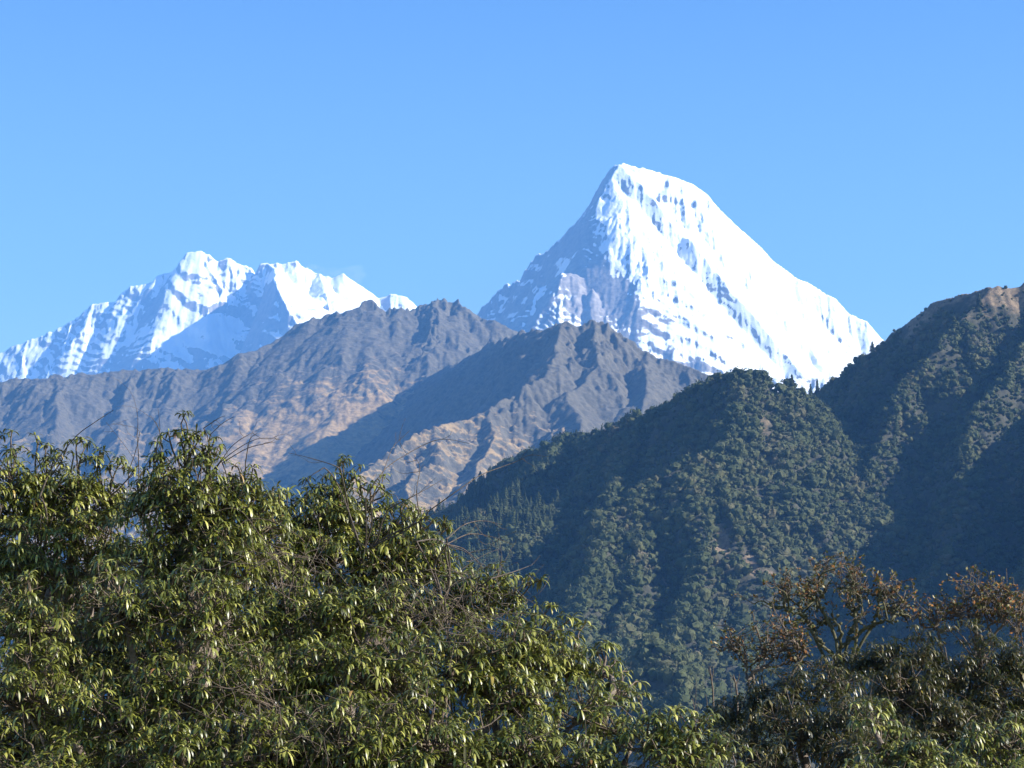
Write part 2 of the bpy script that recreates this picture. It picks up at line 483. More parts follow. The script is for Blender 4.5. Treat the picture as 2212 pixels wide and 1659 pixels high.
#END range
#BEGIN brownl
# ------------------------------------------------------------------ brown mountain on the left
Y0 = 9300
st = 5.5
ridges = [
    (PX([(-150, 850, Y0 - 300), (0, 831, Y0 - 300), (60, 822, Y0 - 300), (130, 815, Y0 - 300), (190, 808, Y0 - 250), (280, 800, Y0 - 200), (350, 795, Y0 - 200), (430, 800, Y0 - 200), (470, 785, Y0 - 200),
         (500, 765, Y0 - 200), (545, 755, Y0 - 150), (600, 727, Y0 - 50), (640, 702, Y0), (680, 690, Y0), (720, 685, Y0), (760, 665, Y0), (800, 658, Y0), (830, 674, Y0), (860, 664, Y0),
         (882, 678, Y0 + 50), (905, 655, Y0 + 100), (930, 648, Y0 + 100), (980, 653, Y0 + 100), (1005, 672, Y0 + 100), (1030, 690, Y0 + 50), (1072, 688, Y0), (1100, 706, Y0), (1180, 745, Y0), (1400, 800, Y0 + 200), (1700, 880, Y0 + 200)]), 1.0, 0.72, 0.15),
    (PX([(790, 660, Y0), (780, 740, Y0 - 260), (700, 830, Y0 - 650), (640, 930, Y0 - 1000), (600, 1040, Y0 - 1350), (560, 1150, Y0 - 1700)]), 0.85, 0.75, 0.1),
    (PX([(545, 755, Y0 - 150), (560, 850, Y0 - 550), (530, 950, Y0 - 950), (480, 1060, Y0 - 1350)]), 0.8, 0.8, 0.1),
    (PX([(930, 648, Y0 + 100), (940, 730, Y0 - 250), (900, 800, Y0 - 520), (860, 850, Y0 - 720), (780, 960, Y0 - 1150), (700, 1100, Y0 - 1650)]), 0.8, 0.8, 0.1),
    (PX([(430, 800, Y0 - 200), (420, 890, Y0 - 600), (380, 980, Y0 - 1000), (330, 1080, Y0 - 1400)]), 0.8, 0.8, 0.1),
    (PX([(280, 800, Y0 - 200), (270, 900, Y0 - 650), (250, 1000, Y0 - 1050)]), 0.8, 0.8, 0.1),
    (PX([(130, 815, Y0 - 300), (120, 900, Y0 - 700), (100, 1000, Y0 - 1100)]), 0.8, 0.8, 0.1),
]
X, Y, H, D = massif(-2500, 1300, 6000, 9900, st, ridges, -300, warp=(45, 260), gul=((380, 0.10), (190, 0.10), (85, 0.08), (42, 0.09), (22, 0.09)), rough=15, jag=26, seed=41, crest=45, terr=((90, 0.12), (36, 0.2)))
S, gx, gy = slope_of(X, Y, H, st)
warm = 0.15 + np.clip((1500 - H) / 500, -0.3, 0.45) + np.clip((0.95 - S) * 0.8, -0.35, 0.35) + blob(X, H, -500, 1450, 450, 350, 0.35) - blob(X, H, -2100, 1500, 900, 500, 0.5) - np.clip((H - 1780) / 100, 0, 0.4)
o = grid_mesh('brown_mountain', X, Y, H, M_BROWN, {'warm': warm})
tag(o, 'long brown rocky mountain below the far snow range', 'mountain', kind='structure')

#END brownl
#BEGIN brownm
# ------------------------------------------------------------------ brown mountain in the middle
Y0 = 7200
st = 4.5
ridges = [
    (PX([(860, 860, Y0 + 1700), (950, 800, Y0 + 1450), (1000, 775, Y0 + 1200), (1050, 750, Y0 + 850), (1120, 725, Y0 + 420), (1180, 712, Y0 + 120), (1210, 700, Y0), (1250, 704, Y0), (1290, 698, Y0), (1312, 706, Y0 - 30), (1350, 735, Y0 - 60), (1400, 760, Y0 - 100),
         (1450, 777, Y0 - 130), (1500, 792, Y0 - 150), (1545, 812, Y0 - 180), (1700, 870, Y0 - 200), (1900, 940, Y0 - 200)]), 0.8, 0.95, 0.05),
    (PX([(1215, 702, Y0), (1205, 760, Y0 - 250), (1190, 800, Y0 - 400), (1130, 845, Y0 - 560), (1060, 885, Y0 - 700), (985, 912, Y0 - 800), (905, 930, Y0 - 900), (840, 975, Y0 - 1050), (760, 1050, Y0 - 1300), (640, 1130, Y0 - 1600)]), 0.75, 1.05, 0.05),
    (PX([(1290, 698, Y0), (1285, 790, Y0 - 330), (1230, 850, Y0 - 560), (1240, 930, Y0 - 850), (1220, 1020, Y0 - 1150)]), 0.85, 0.75, 0.1),
    (PX([(1060, 885, Y0 - 700), (1080, 940, Y0 - 900), (1040, 1000, Y0 - 1100), (1000, 1070, Y0 - 1300)]), 0.8, 0.8, 0.1),
    (PX([(930, 925, Y0 - 880), (940, 990, Y0 - 1080), (900, 1050, Y0 - 1280), (880, 1120, Y0 - 1500)]), 0.8, 0.8, 0.1),
    (PX([(1400, 760, Y0 - 100), (1400, 850, Y0 - 500), (1380, 930, Y0 - 800), (1350, 1010, Y0 - 1100)]), 0.7, 0.7, 0.1),
]
X, Y, H, D = massif(-1300, 1500, 4600, 9200, st, ridges, -400, warp=(32, 220), gul=((260, 0.07), (130, 0.08), (65, 0.08), (32, 0.09), (17, 0.09)), rough=14, jag=14, seed=61, crest=40, terr=((70, 0.3), (28, 0.35)))
S, gx, gy = slope_of(X, Y, H, st)
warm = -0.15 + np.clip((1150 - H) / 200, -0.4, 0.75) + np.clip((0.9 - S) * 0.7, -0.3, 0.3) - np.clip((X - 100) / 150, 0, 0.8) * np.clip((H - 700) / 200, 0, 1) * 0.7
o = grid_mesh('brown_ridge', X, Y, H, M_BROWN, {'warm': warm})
tag(o, 'brown rocky ridge in the middle with a large shaded left slope', 'mountain', kind='structure')

#END brownm
#BEGIN hill1
# ------------------------------------------------------------------ wooded hill in front
Y0 = 2600
st = 3.0
ridges = [
    (PX([(560, 1300, Y0 + 800), (860, 1170, Y0 + 620), (950, 1116, Y0 + 540), (1000, 1096, Y0 + 490), (1050, 1040, Y0 + 450), (1100, 1004, Y0 + 400), (1180, 966, Y0 + 330), (1220, 946, Y0 + 290), (1290, 938, Y0 + 240), (1350, 920, Y0 + 190),
         (1400, 900, Y0 + 150), (1460, 870, Y0 + 110), (1510, 840, Y0 + 70), (1550, 821, Y0 + 40), (1600, 813, Y0), (1650, 819, Y0), (1690, 842, Y0), (1712, 838, Y0), (1745, 866, Y0 + 60), (1765, 880, Y0 + 180), (1790, 900, Y0 + 400)]), 0.9, 1.15, 0.1),
    # the main spur, crest and right edge against the dark slope
    (PX([(1600, 813, Y0), (1590, 880, Y0 - 70), (1560, 960, Y0 - 150), (1490, 1020, Y0 - 230), (1510, 1100, Y0 - 300), (1535, 1180, Y0 - 370), (1480, 1290, Y0 - 450), (1450, 1400, Y0 - 550), (1430, 1500, Y0 - 640)]), 0.7, 1.25, 0.0),
    (PX([(1560, 960, Y0 - 150), (1580, 1060, Y0 - 230), (1610, 1160, Y0 - 310), (1590, 1260, Y0 - 400), (1600, 1380, Y0 - 500), (1560, 1500, Y0 - 600)]), 0.7, 1.2, 0.0),
    (PX([(1712, 838, Y0), (1735, 920, Y0 - 60), (1740, 990, Y0 - 110), (1725, 1070, Y0 - 170), (1690, 1150, Y0 - 230), (1680, 1210, Y0 - 290), (1710, 1270, Y0 - 350), (1700, 1330, Y0 - 420), (1650, 1420, Y0 - 500)]), 1.9, 0.7, 0.0),
    (PX([(1290, 938, Y0 + 240), (1285, 985, Y0 + 150), (1265, 1050, Y0 + 60), (1200, 1090, Y0 - 30), (1130, 1120, Y0 - 120), (1060, 1180, Y0 - 220), (1000, 1260, Y0 - 330)]), 0.75, 1.25, 0.0),
    (PX([(1210, 950, Y0 + 290), (1195, 1000, Y0 + 200), (1150, 1050, Y0 + 100), (1080, 1100, Y0), (1000, 1140, Y0 - 80)]), 0.75, 1.2, 0.0),
    (PX([(1400, 900, Y0 + 150), (1365, 950, Y0 + 70), (1350, 1020, Y0 - 20), (1310, 1070, Y0 - 100)]), 0.8, 1.3, 0.0),
    (PX([(1480, 1000, Y0 - 170), (1400, 1050, Y0 - 220), (1320, 1110, Y0 - 270), (1290, 1190, Y0 - 350), (1250, 1300, Y0 - 450), (1230, 1420, Y0 - 560)]), 0.75, 1.25, 0.0),
    (PX([(1400, 1150, Y0 - 300), (1370, 1230, Y0 - 380), (1350, 1330, Y0 - 470), (1330, 1450, Y0 - 580)]), 0.75, 1.25, 0.0),
    # low wooded knoll
    (PX([(1400, 1400, Y0 - 800), (1420, 1395, Y0 - 820), (1470, 1450, Y0 - 850), (1500, 1520, Y0 - 880)]), 0.9, 1.2, 0.0),
]
HX, HY, HH, HD = massif(-820, 620, 1350, 3600, st, ridges, -500, warp=(10, 70), gul=((210, 0.05), (105, 0.09), (52, 0.09), (26, 0.07)), rough=8, seed=81, crest=14, jag=3)
S, gx, gy = slope_of(HX, HY, HH, st)
FOREST = []
hill1 = (HX, HY, HH, S, st)
warm = -0.25 + 0.9 * np.clip(fbm(HX / 45, HY / 45, 14, 4), 0, 1)
for (u, v, ru, rv, p) in ((1552, 1180, 20, 70, 1.3), (1600, 1235, 18, 40, 1.2), (1640, 1260, 40, 14, .8), (1515, 1200, 30, 12, .8), (1545, 960, 40, 40, .5), (1700, 880, 25, 60, .6)):
    c = at(u, v, 2300)
    warm += blob(HX, HH, c[0], c[2], ru * .46, rv * .46, p)
o = grid_mesh('wooded_hill', HX, HY, HH, M_HILL, {'warm': warm})
tag(o, 'dark wooded hill with spurs in front of the brown ridge', 'hill', kind='structure')
bare1 = warm

#END hill1
#BEGIN hill2
# ------------------------------------------------------------------ the high hill on the right
Y0 = 2850
st = 2.8
ridges = [
    (PX([(1640, 900, Y0 + 420), (1740, 862, Y0 + 330), (1762, 850, Y0 + 300), (1800, 826, Y0 + 250), (1830, 792, Y0 + 220), (1880, 762, Y0 + 180), (1920, 722, Y0 + 150), (1960, 696, Y0 + 120), (2010, 657, Y0 + 80), (2070, 636, Y0 + 30), (2130, 623, Y0), (2165, 619, Y0), (2212, 615, Y0), (2300, 600, Y0), (2420, 640, Y0)]), 0.9, 1.35, 0.0),
    (PX([(2130, 623, Y0), (2080, 690, Y0 - 70), (2010, 770, Y0 - 140), (1950, 850, Y0 - 200), (1930, 920, Y0 - 260), (1900, 980, Y0 - 320), (1850, 1060, Y0 - 400), (1790, 1150, Y0 - 490), (1740, 1240, Y0 - 590), (1680, 1400, Y0 - 760)]), 0.9, 1.3, 0.0),
    (PX([(1990, 675, Y0 + 100), (1945, 760, Y0 + 30), (1880, 840, Y0 - 40), (1840, 920, Y0 - 100), (1800, 1020, Y0 - 180)]), 0.8, 1.3, 0.0),
    (PX([(2300, 600, Y0), (2250, 700, Y0 - 110), (2180, 790, Y0 - 210), (2110, 900, Y0 - 320), (2080, 1020, Y0 - 430), (2060, 1150, Y0 - 560), (2000, 1300, Y0 - 710)]), 0.9, 1.3, 0.0),
    (PX([(2590, 520, Y0), (2540, 680, Y0 - 200), (2470, 770, Y0 - 380), (2400, 880, Y0 - 560), (2340, 1020, Y0 - 760), (2300, 1200, Y0 - 960)]), 0.9, 1.7, 0.0),  # unseen ridge right of the frame, added to cast shade over the lower slope
]
HX2, HY2, HH2, HD2 = massif(150, 1400, 1700, 3500, st, ridges, -500, warp=(12, 90), gul=((130, 0.07), (65, 0.10), (32, 0.10), (16, 0.10), (9, 0.10)), rough=7, seed=91, crest=16, terr=((40, 0.2), (16, 0.25)), jag=6)
S2, gx, gy = slope_of(HX2, HY2, HH2, st)
hill2 = (HX2, HY2, HH2, S2, st)
warm = -0.5 + np.clip((HH2 - 535) / 60 + 0.9 * fbm(HX2 / 45, HY2 / 45, 2, 4), 0, 1.25)
bare2 = warm
o = grid_mesh('high_hill', HX2, HY2, HH2, M_HILL, {'warm': warm})
tag(o, 'steep dark hill on the right with a bare brown top', 'hill', kind='structure')
#END hill2
#ENDTERRAIN
#BEGIN woods
# ------------------------------------------------------------------ the far woods
def ico(sub):
    import bmesh
    bm = bmesh.new()
    bmesh.ops.create_icosphere(bm, subdivisions=sub, radius=1)
    v = np.array([x.co[:] for x in bm.verts]); f = np.array([[q.index for q in p.verts] for p in bm.faces])
    bm.free()
    return v, f


def crown_variants(n, rs):
    out = []
    for k in range(n):
        v, f = ico(2)
        # several rounded lobes
        c = rs.normal(size=(9, 3)); c /= np.linalg.norm(c, axis=1)[:, None]
        c[:, 2] = np.abs(c[:, 2]) * 0.8
        r = 0.55 + 0.5 * np.exp(-((v[:, None] - c[None]) ** 2).sum(2) * 4.5).max(1)
        r *= rs.uniform(0.88, 1.14, len(v))
        v = v * r[:, None]
        v[:, 2] = v[:, 2] * 0.95 + 0.25
        v[:, 2] = np.where(v[:, 2] < -0.35, -0.35 + (v[:, 2] + 0.35) * 0.3, v[:, 2])
        # loose leaf tufts
        m = 34
        d = rs.normal(size=(m, 3)); d[:, 2] = np.abs(d[:, 2]); d /= np.linalg.norm(d, axis=1)[:, None]
        p = d * rs.uniform(0.85, 1.12, (m, 1)); p[:, 2] += 0.2
        t = p[:, None] + rs.normal(size=(m, 3, 3)) * 0.13
        f2 = np.arange(m * 3).reshape(m, 3) + len(v)
        out.append((np.concatenate([v, t.reshape(-1, 3)]), np.concatenate([f, f2])))
    return out


def conifer_variants(n, rs):
    out = []
    for k in range(n):
        V, Fc = [], []
        L = 9
        for i in range(L):
            z = i / L
            rr = (1 - z) ** 0.8 * 0.26 + 0.02
            m = 9
            for j in range(m):
                a = 6.283 * (j + rs.uniform(-.4, .4)) / m
                q = rr * rs.uniform(0.6, 1.25)
                b = len(V)
                V += [(0, 0, z + 0.13), (q * math.cos(a - .38), q * math.sin(a - .38), z - 0.03 + rs.uniform(-.02, .02)), (q * 1.15 * math.cos(a + .1), q * 1.15 * math.sin(a + .1), z - 0.06), (q * .8 * math.cos(a + .5), q * .8 * math.sin(a + .5), z - 0.01)]
                Fc += [(b, b + 1, b + 2), (b, b + 2, b + 3)]
        out.append((np.array(V), np.array(Fc)))
    return out


def scatter(grid, bare, spacing, seed, keep, conif, size=(3.0, 6.2)):
    X, Y, H, S, st = grid
    rs = np.random.RandomState(seed)
    xs, ys = np.arange(X[0, 0], X[0, -1], spacing), np.arange(Y[0, 0], Y[-1, 0], spacing)
    px, py = np.meshgrid(xs, ys)
    px = (px + rs.uniform(-.5, .5, px.shape) * spacing).ravel(); py = (py + rs.uniform(-.5, .5, py.shape) * spacing).ravel()
    i = np.clip(((px - X[0, 0]) / st).astype(int), 1, X.shape[1] - 3); j = np.clip(((py - Y[0, 0]) / st).astype(int), 1, X.shape[0] - 3)
    fx, fy = (px - X[0, 0]) / st - i, (py - Y[0, 0]) / st - j
    h = (H[j, i] * (1 - fx) + H[j, i + 1] * fx) * (1 - fy) + (H[j + 1, i] * (1 - fx) + H[j + 1, i + 1] * fx) * fy
    gy, gx = np.gradient(H, st)
    facing = gx[j, i] * px + gy[j, i] * py - h                  # > 0: the slope looks at the viewer
    u = 1106 + F * px / (py * math.cos(PITCH) + h * math.sin(PITCH))
    v = 829.5 - F * (h * math.cos(PITCH) - py * math.sin(PITCH)) / (py * math.cos(PITCH) + h * math.sin(PITCH))
    ok = (u > 820) & (u < 2330) & (v > 560) & (v < 1620) & (h > -300)
    ok &= facing > -0.25 * np.hypot(px, py)
    ok &= keep(px, py, h, bare[j, i], rs, u, v)
    px, py, h = px[ok], py[ok], h[ok]
    u, v = u[ok], v[ok]
    n = len(px)
    clump = vnoise(px / 26, py / 26, seed)
    sz = size[0] + (size[1] - size[0]) * np.clip(rs.uniform(0, 1, n) ** 2.2 * 1.1 + (clump - 0.5) * 0.7, -0.15, 1.15)
    sz *= np.clip(1 - bare[j, i][ok] * 0.8, 0.3, 1)
    rot = rs.uniform(0, 6.283, n)
    isc = conif(px, py, h, rs, u, v)
    tone = np.clip(0.5 * rs.uniform(0, 1, n) + 0.5 * vnoise(px / 40, py / 40, seed + 3), 0, 1)
    CV, KV = crown_variants(10, rs), conifer_variants(5, rs)
    cos, fcs, ton = [], [], []
    base = 0
    for vs, sel, hs in ((CV, ~isc, None), (KV, isc, 1)):
        ids = np.nonzero(sel)[0]
        pick = rs.randint(0, len(vs), len(ids))
        for k, (V, Fc) in enumerate(vs):
            w_ = ids[pick == k]
            if not len(w_): continue
            c, s_ = np.cos(rot[w_])[:, None], np.sin(rot[w_])[:, None]
            if hs is None:
                k1, k2 = sz[w_][:, None], sz[w_][:, None] * rs.uniform(.85, 1.35, (len(w_), 1))
                lift = 0.25 * k1
            else:
                k2 = rs.uniform(13, 24, (len(w_), 1)); k1 = k2 * rs.uniform(.8, 1.2, (len(w_), 1)); lift = 1.0
            x = (V[None, :, 0] * c - V[None, :, 1] * s_) * k1 + px[w_][:, None]
            y = (V[None, :, 0] * s_ + V[None, :, 1] * c) * k1 + py[w_][:, None]
            z = V[None, :, 2] * k2 + h[w_][:, None] + lift
            co = np.stack([x, y, z], -1).reshape(-1, 3)
            cos.append(co)
            fcs.append((Fc[None] + (np.arange(len(w_)) * len(V))[:, None, None] + base).reshape(-1, 3))
            ton.append(np.repeat(tone[w_] * (0.45 if hs else 1), len(V)))
            base += len(co)
    return np.concatenate(cos), np.concatenate(fcs), np.concatenate(ton), n


def forest_mat():
    m, t, b = mat('far_foliage', 0.85)
    c = ramp(t, attr(t, 'tone'), [(0.0, (0.025, 0.034, 0.014)), (0.4, (0.055, 0.066, 0.024)), (0.7, (0.10, 0.10, 0.042)), (0.9, (0.15, 0.12, 0.07)), (1.0, (0.20, 0.15, 0.095))])
    c2 = mix(t, noise(t, 0.5, 4), c, (0.035, 0.045, 0.018))
    t.links.new(c2, b.inputs['Base Color'])
    b.inputs['Specular IOR Level'].default_value = 0.15
    return m
M_FOREST = forest_mat()


def wood(name, label, grid, bare, spacing, seed, keep, conif, size):
    co, fc, tn, n = scatter(grid, bare, spacing, seed, keep, conif, size)
    me = bpy.data.meshes.new(name)
    fill(me, co, fc, False)
    a = me.attributes.new('tone', 'FLOAT', 'POINT')
    a.data.foreach_set('value', tn.astype(np.float32))
    me.materials.append(M_FOREST)
    o = bpy.data.objects.new(name, me)
    COL.objects.link(o)
    tag(o, label, 'forest', kind='stuff')
    print(name, n, 'trees', len(fc))
wood('forest', 'dense wood of round green crowns covering the front hill', hill1, bare1, 5.9, 5,
     lambda x, y, h, b, rs, u, v: rs.uniform(0, 1, x.shape) > np.clip((b - 0.2) * 1.4 + 0.4 * (vnoise(x / 14, y / 14, 6) - 0.6), 0.04, 0.8),
     lambda x, y, h, rs, u, v: (rs.uniform(0, 1, x.shape) < np.clip((60 - x) / 160, 0, 0.45) * (vnoise(x / 45, y / 45, 8) > 0.42)), (3.0, 7.8))
wood('forest', 'patchy wood climbing the steep hill on the right', hill2, bare2, 5.8, 6,
     lambda x, y, h, b, rs, u, v: rs.uniform(0, 1, x.shape) > np.clip((b + 0.15) * 1.6 + 0.6 * (vnoise(x / 30, y / 30, 4) - 0.6), 0.04, 0.72),
     lambda x, y, h, rs, u, v: rs.uniform(0, 1, x.shape) < 0.01, (2.4, 6.2))


def conifer(u, v, Y, hgt, label, seed):
    rs = np.random.RandomState(seed)
    x, y, z = at(u, v, Y)
    root = bpy.data.objects.new('conifer_tree', None)
    COL.objects.link(root)
    root.location = (x, y, z - 1)
    tag(root, label, 'tree', 'dark conifers standing out on the hill crest')
    V, Fc = conifer_variants(1, rs)[0]
    me = bpy.data.meshes.new('crown')
    fill(me, V * [hgt * 1.1, hgt * 1.1, hgt * 0.88] + [0, 0, hgt * 0.14], Fc, False)
    a = me.attributes.new('tone', 'FLOAT', 'POINT'); a.data.foreach_set('value', np.full(len(V), 0.2, np.float32))
    me.materials.append(M_FOREST)
    o = bpy.data.objects.new('crown', me); COL.objects.link(o); o.parent = root
    co, fc = tubes([np.array([[0, 0, -1.5], [0.1, 0, hgt * .5], [0, 0, hgt]])], [np.array([hgt * .022, hgt * .014, .05])], 6)
    me = bpy.data.meshes.new('trunk'); fill(me, co, fc); me.materials.append(M_BARK)
    o = bpy.data.objects.new('trunk', me); COL.objects.link(o); o.parent = root
#END woods
# ------------------------------------------------------------------ ground: the near hilltop, the valley floor, out to the horizon
def ground():
    r = np.concatenate([[0], np.geomspace(2, 30000, 110)])
    a = np.linspace(0, 2 * math.pi, 181)
    A, Rr = np.meshgrid(a, r)
    X, Y = Rr * np.sin(A), Rr * np.cos(A)
    Z = -1.9 - 0.09 * np.clip(Rr - 6, 0, 30) - 0.55 * np.clip(Rr - 36, 0, 1200)
    Z = np.maximum(Z, -660) + np.clip(Rr / 60, 0, 12) * fbm(X / (20 + Rr * .3), Y / (20 + Rr * .3), 5, 4)
    m, t, b = mat('meadow_soil', 0.95)
    t.links.new(ramp(t, noise(t, 0.5, 8, 0.7), [(0.3, (0.035, 0.04, 0.018)), (0.7, (0.10, 0.085, 0.045))]), b.inputs['Base Color'])
    o = grid_mesh('ground', X, Y, np.minimum(Z, -1.8), m)
    tag(o, kind='structure')
ground()
#BEGIN trees
for k, (u, v, Y, h, lb) in enumerate(((1711, 838, 2600, 17, 'dark conifer sticking up at the right end of the wooded crest'),
        (1655, 822, 2600, 9, 'small pointed conifer on the wooded hilltop'),
        (1345, 925, 2790, 15, 'tall thin conifer at the right of the group on the sloping crest'),
        (1325, 932, 2805, 13, 'middle conifer of the group on the sloping crest'),
        (1300, 938, 2830, 12, 'left conifer of the group on the sloping crest'),
        (1405, 903, 2745, 11, 'lone conifer where the crest starts to climb'),
        (1245, 948, 2870, 13, 'conifer on the low wooded shoulder of the hill'),
        (1045, 1046, 3050, 14, 'lowest conifer at the foot of the wooded crest'))):
    conifer(u, v, Y, h, lb, 300 + k)
#TREES
# ------------------------------------------------------------------ rhododendron trees
def leaf_mat(name, dark, mid, pale, gloss=0.43):
    m, t, b = mat(name, 0.38)
    tn = attr(t, 'tone')
    top = ramp(t, tn, [(0.0, dark), (0.5, mid), (0.93, pale), (0.965, (0.30, 0.26, 0.04)), (1.0, (0.22, 0.10, 0.03))])
    g = nd(t, 'ShaderNodeNewGeometry')
    under = ramp(t, tn, [(0.0, (0.09, 0.085, 0.035)), (0.6, (0.14, 0.125, 0.06)), (1.0, (0.45, 0.38, 0.24))])
    t.links.new(mix(t, g.outputs['Backfacing'], top, under), b.inputs['Base Color'])
    t.links.new(math_(t, 'ADD', gloss, math_(t, 'MULTIPLY', g.outputs['Backfacing'], 0.45)), b.inputs['Roughness'])
    b.inputs['Specular IOR Level'].default_value = 0.6 if gloss < 0.6 else 0.1
    tr = nd(t, 'ShaderNodeBsdfTranslucent')
    tr.inputs['Color'].default_value = (0.22, 0.30, 0.03, 1)
    ms = nd(t, 'ShaderNodeMixShader')
    ms.inputs[0].default_value = 0.06
    t.links.new(b.outputs[0], ms.inputs[1]); t.links.new(tr.outputs[0], ms.inputs[2])
    t.links.new(ms.outputs[0], t.nodes['Material Output'].inputs['Surface'])
    return m


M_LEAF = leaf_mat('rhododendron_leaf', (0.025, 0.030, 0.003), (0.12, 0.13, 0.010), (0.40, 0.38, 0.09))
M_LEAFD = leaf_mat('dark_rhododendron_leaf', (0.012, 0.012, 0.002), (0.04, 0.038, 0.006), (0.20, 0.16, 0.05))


def leaves_mesh(tips, axes, rs, lmin=0.085, lmax=0.142, nl=(9, 14)):
    """whorls of drooping leaves at the shoot tips; returns verts, quads, tone"""
    cnt = rs.randint(nl[0], nl[1], len(tips))
    who = np.repeat(np.arange(len(tips)), cnt)
    N = len(who)
    start = np.cumsum(cnt) - cnt
    k = np.arange(N) - start[who]
    az = 2 * np.pi * k / cnt[who] + rs.uniform(0, 6.28, len(tips))[who] + rs.uniform(-.35, .35, N)
    L = rs.uniform(lmin, lmax, N) * rs.uniform(0.85, 1.1, len(tips))[who]
    A = axes[who]
    ref = np.where(np.abs(A[:, 2:3]) > 0.95, np.array([1.0, 0, 0]), np.array([0, 0, 1.0]))
    U = np.cross(A, ref); U /= np.linalg.norm(U, axis=1, keepdims=True)
    V = np.cross(A, U)
    out = np.cos(az)[:, None] * U + np.sin(az)[:, None] * V
    lift = rs.uniform(-0.2, 0.85, N)[:, None]
    d = out + A * lift
    d /= np.linalg.norm(d, axis=1, keepdims=True)
    side = np.cross(d, np.array([0, 0, 1.0])); side /= np.linalg.norm(side, axis=1, keepdims=True) + 1e-6
    side += rs.normal(size=(N, 3)) * 0.22
    side /= np.linalg.norm(side, axis=1, keepdims=True)
    droop = rs.uniform(0.55, 2.1, N) * rs.uniform(0.7, 1.25, len(tips))[who]
    S = 5
    P = [tips[who] + d * 0.012]
    D = d.copy()
    dirs = [D]
    for i in range(S - 1):
        P.append(P[-1] + D * (L / (S - 1))[:, None])
        D = D + np.array([0, 0, -1.0]) * (droop * (0.55 if i else 0.35))[:, None]
        D /= np.linalg.norm(D, axis=1, keepdims=True)
        dirs.append(D)
    P = np.stack(P, 1)                                   # N,S,3
    wd = L[:, None] * np.array([0.03, 0.07, 0.09, 0.072, 0.005])[None] * rs.uniform(0.8, 1.2, N)[:, None]
    Dd = np.stack(dirs, 1)
    nrm = np.cross(side[:, None], Dd); nrm /= np.linalg.norm(nrm, axis=2, keepdims=True) + 1e-9
    curl = rs.uniform(-0.5, -0.1, N)[:, None, None]
    mid = P
    lf = P - side[:, None] * wd[..., None] + nrm * wd[..., None] * curl * 0.5
    rt = P + side[:, None] * wd[..., None] + nrm * wd[..., None] * curl * 0.5
    co = np.stack([lf, mid, rt], 2).reshape(-1, 3)         # per leaf S*3
    b = (np.arange(N) * S * 3)[:, None, None]
    i = (np.arange(S - 1) * 3)[None, :, None]
    j = np.arange(2)[None, None]
    q = np.stack([b + i + j, b + i + j + 1, b + i + j + 4, b + i + j + 3], -1).reshape(-1, 4)
    tone = np.clip(rs.uniform(0, 1, N) * 0.55 + rs.uniform(0, 0.37, len(tips))[who], 0, 0.92)
    odd = rs.uniform(0, 1, N)
    tone = np.where(odd < 0.012, rs.uniform(0.95, 1.0, N), tone)
    return co, q, np.repeat(tone, S * 3)


def mesh_part(name, co, fc, m, parent, tone=None, smooth=True, origin=None):
    me = bpy.data.meshes.new(name)
    if origin is not None: co = co - np.array(origin)
    fill(me, co, fc, smooth)
    if tone is not None:
        a = me.attributes.new('tone', 'FLOAT', 'POINT'); a.data.foreach_set('value', tone.astype(np.float32))
    me.materials.append(m)
    o = bpy.data.objects.new(name, me)
    COL.objects.link(o)
    o.parent = parent
    return o


def bend(a, b, rs, n=5, amp=0.08, sag=0.0):
    a, b = np.array(a, float), np.array(b, float)
    t = np.linspace(0, 1, n)[:, None]
    L = np.linalg.norm(b - a)
    o1, o2 = rs.normal(size=3) * amp * L, rs.normal(size=3) * amp * L * 0.6
    return a + (b - a) * t + np.sin(np.pi * t) * o1 + np.sin(2 * np.pi * t) * o2 + np.array([0, 0, 1.0]) * np.sin(np.pi * t) * sag * L


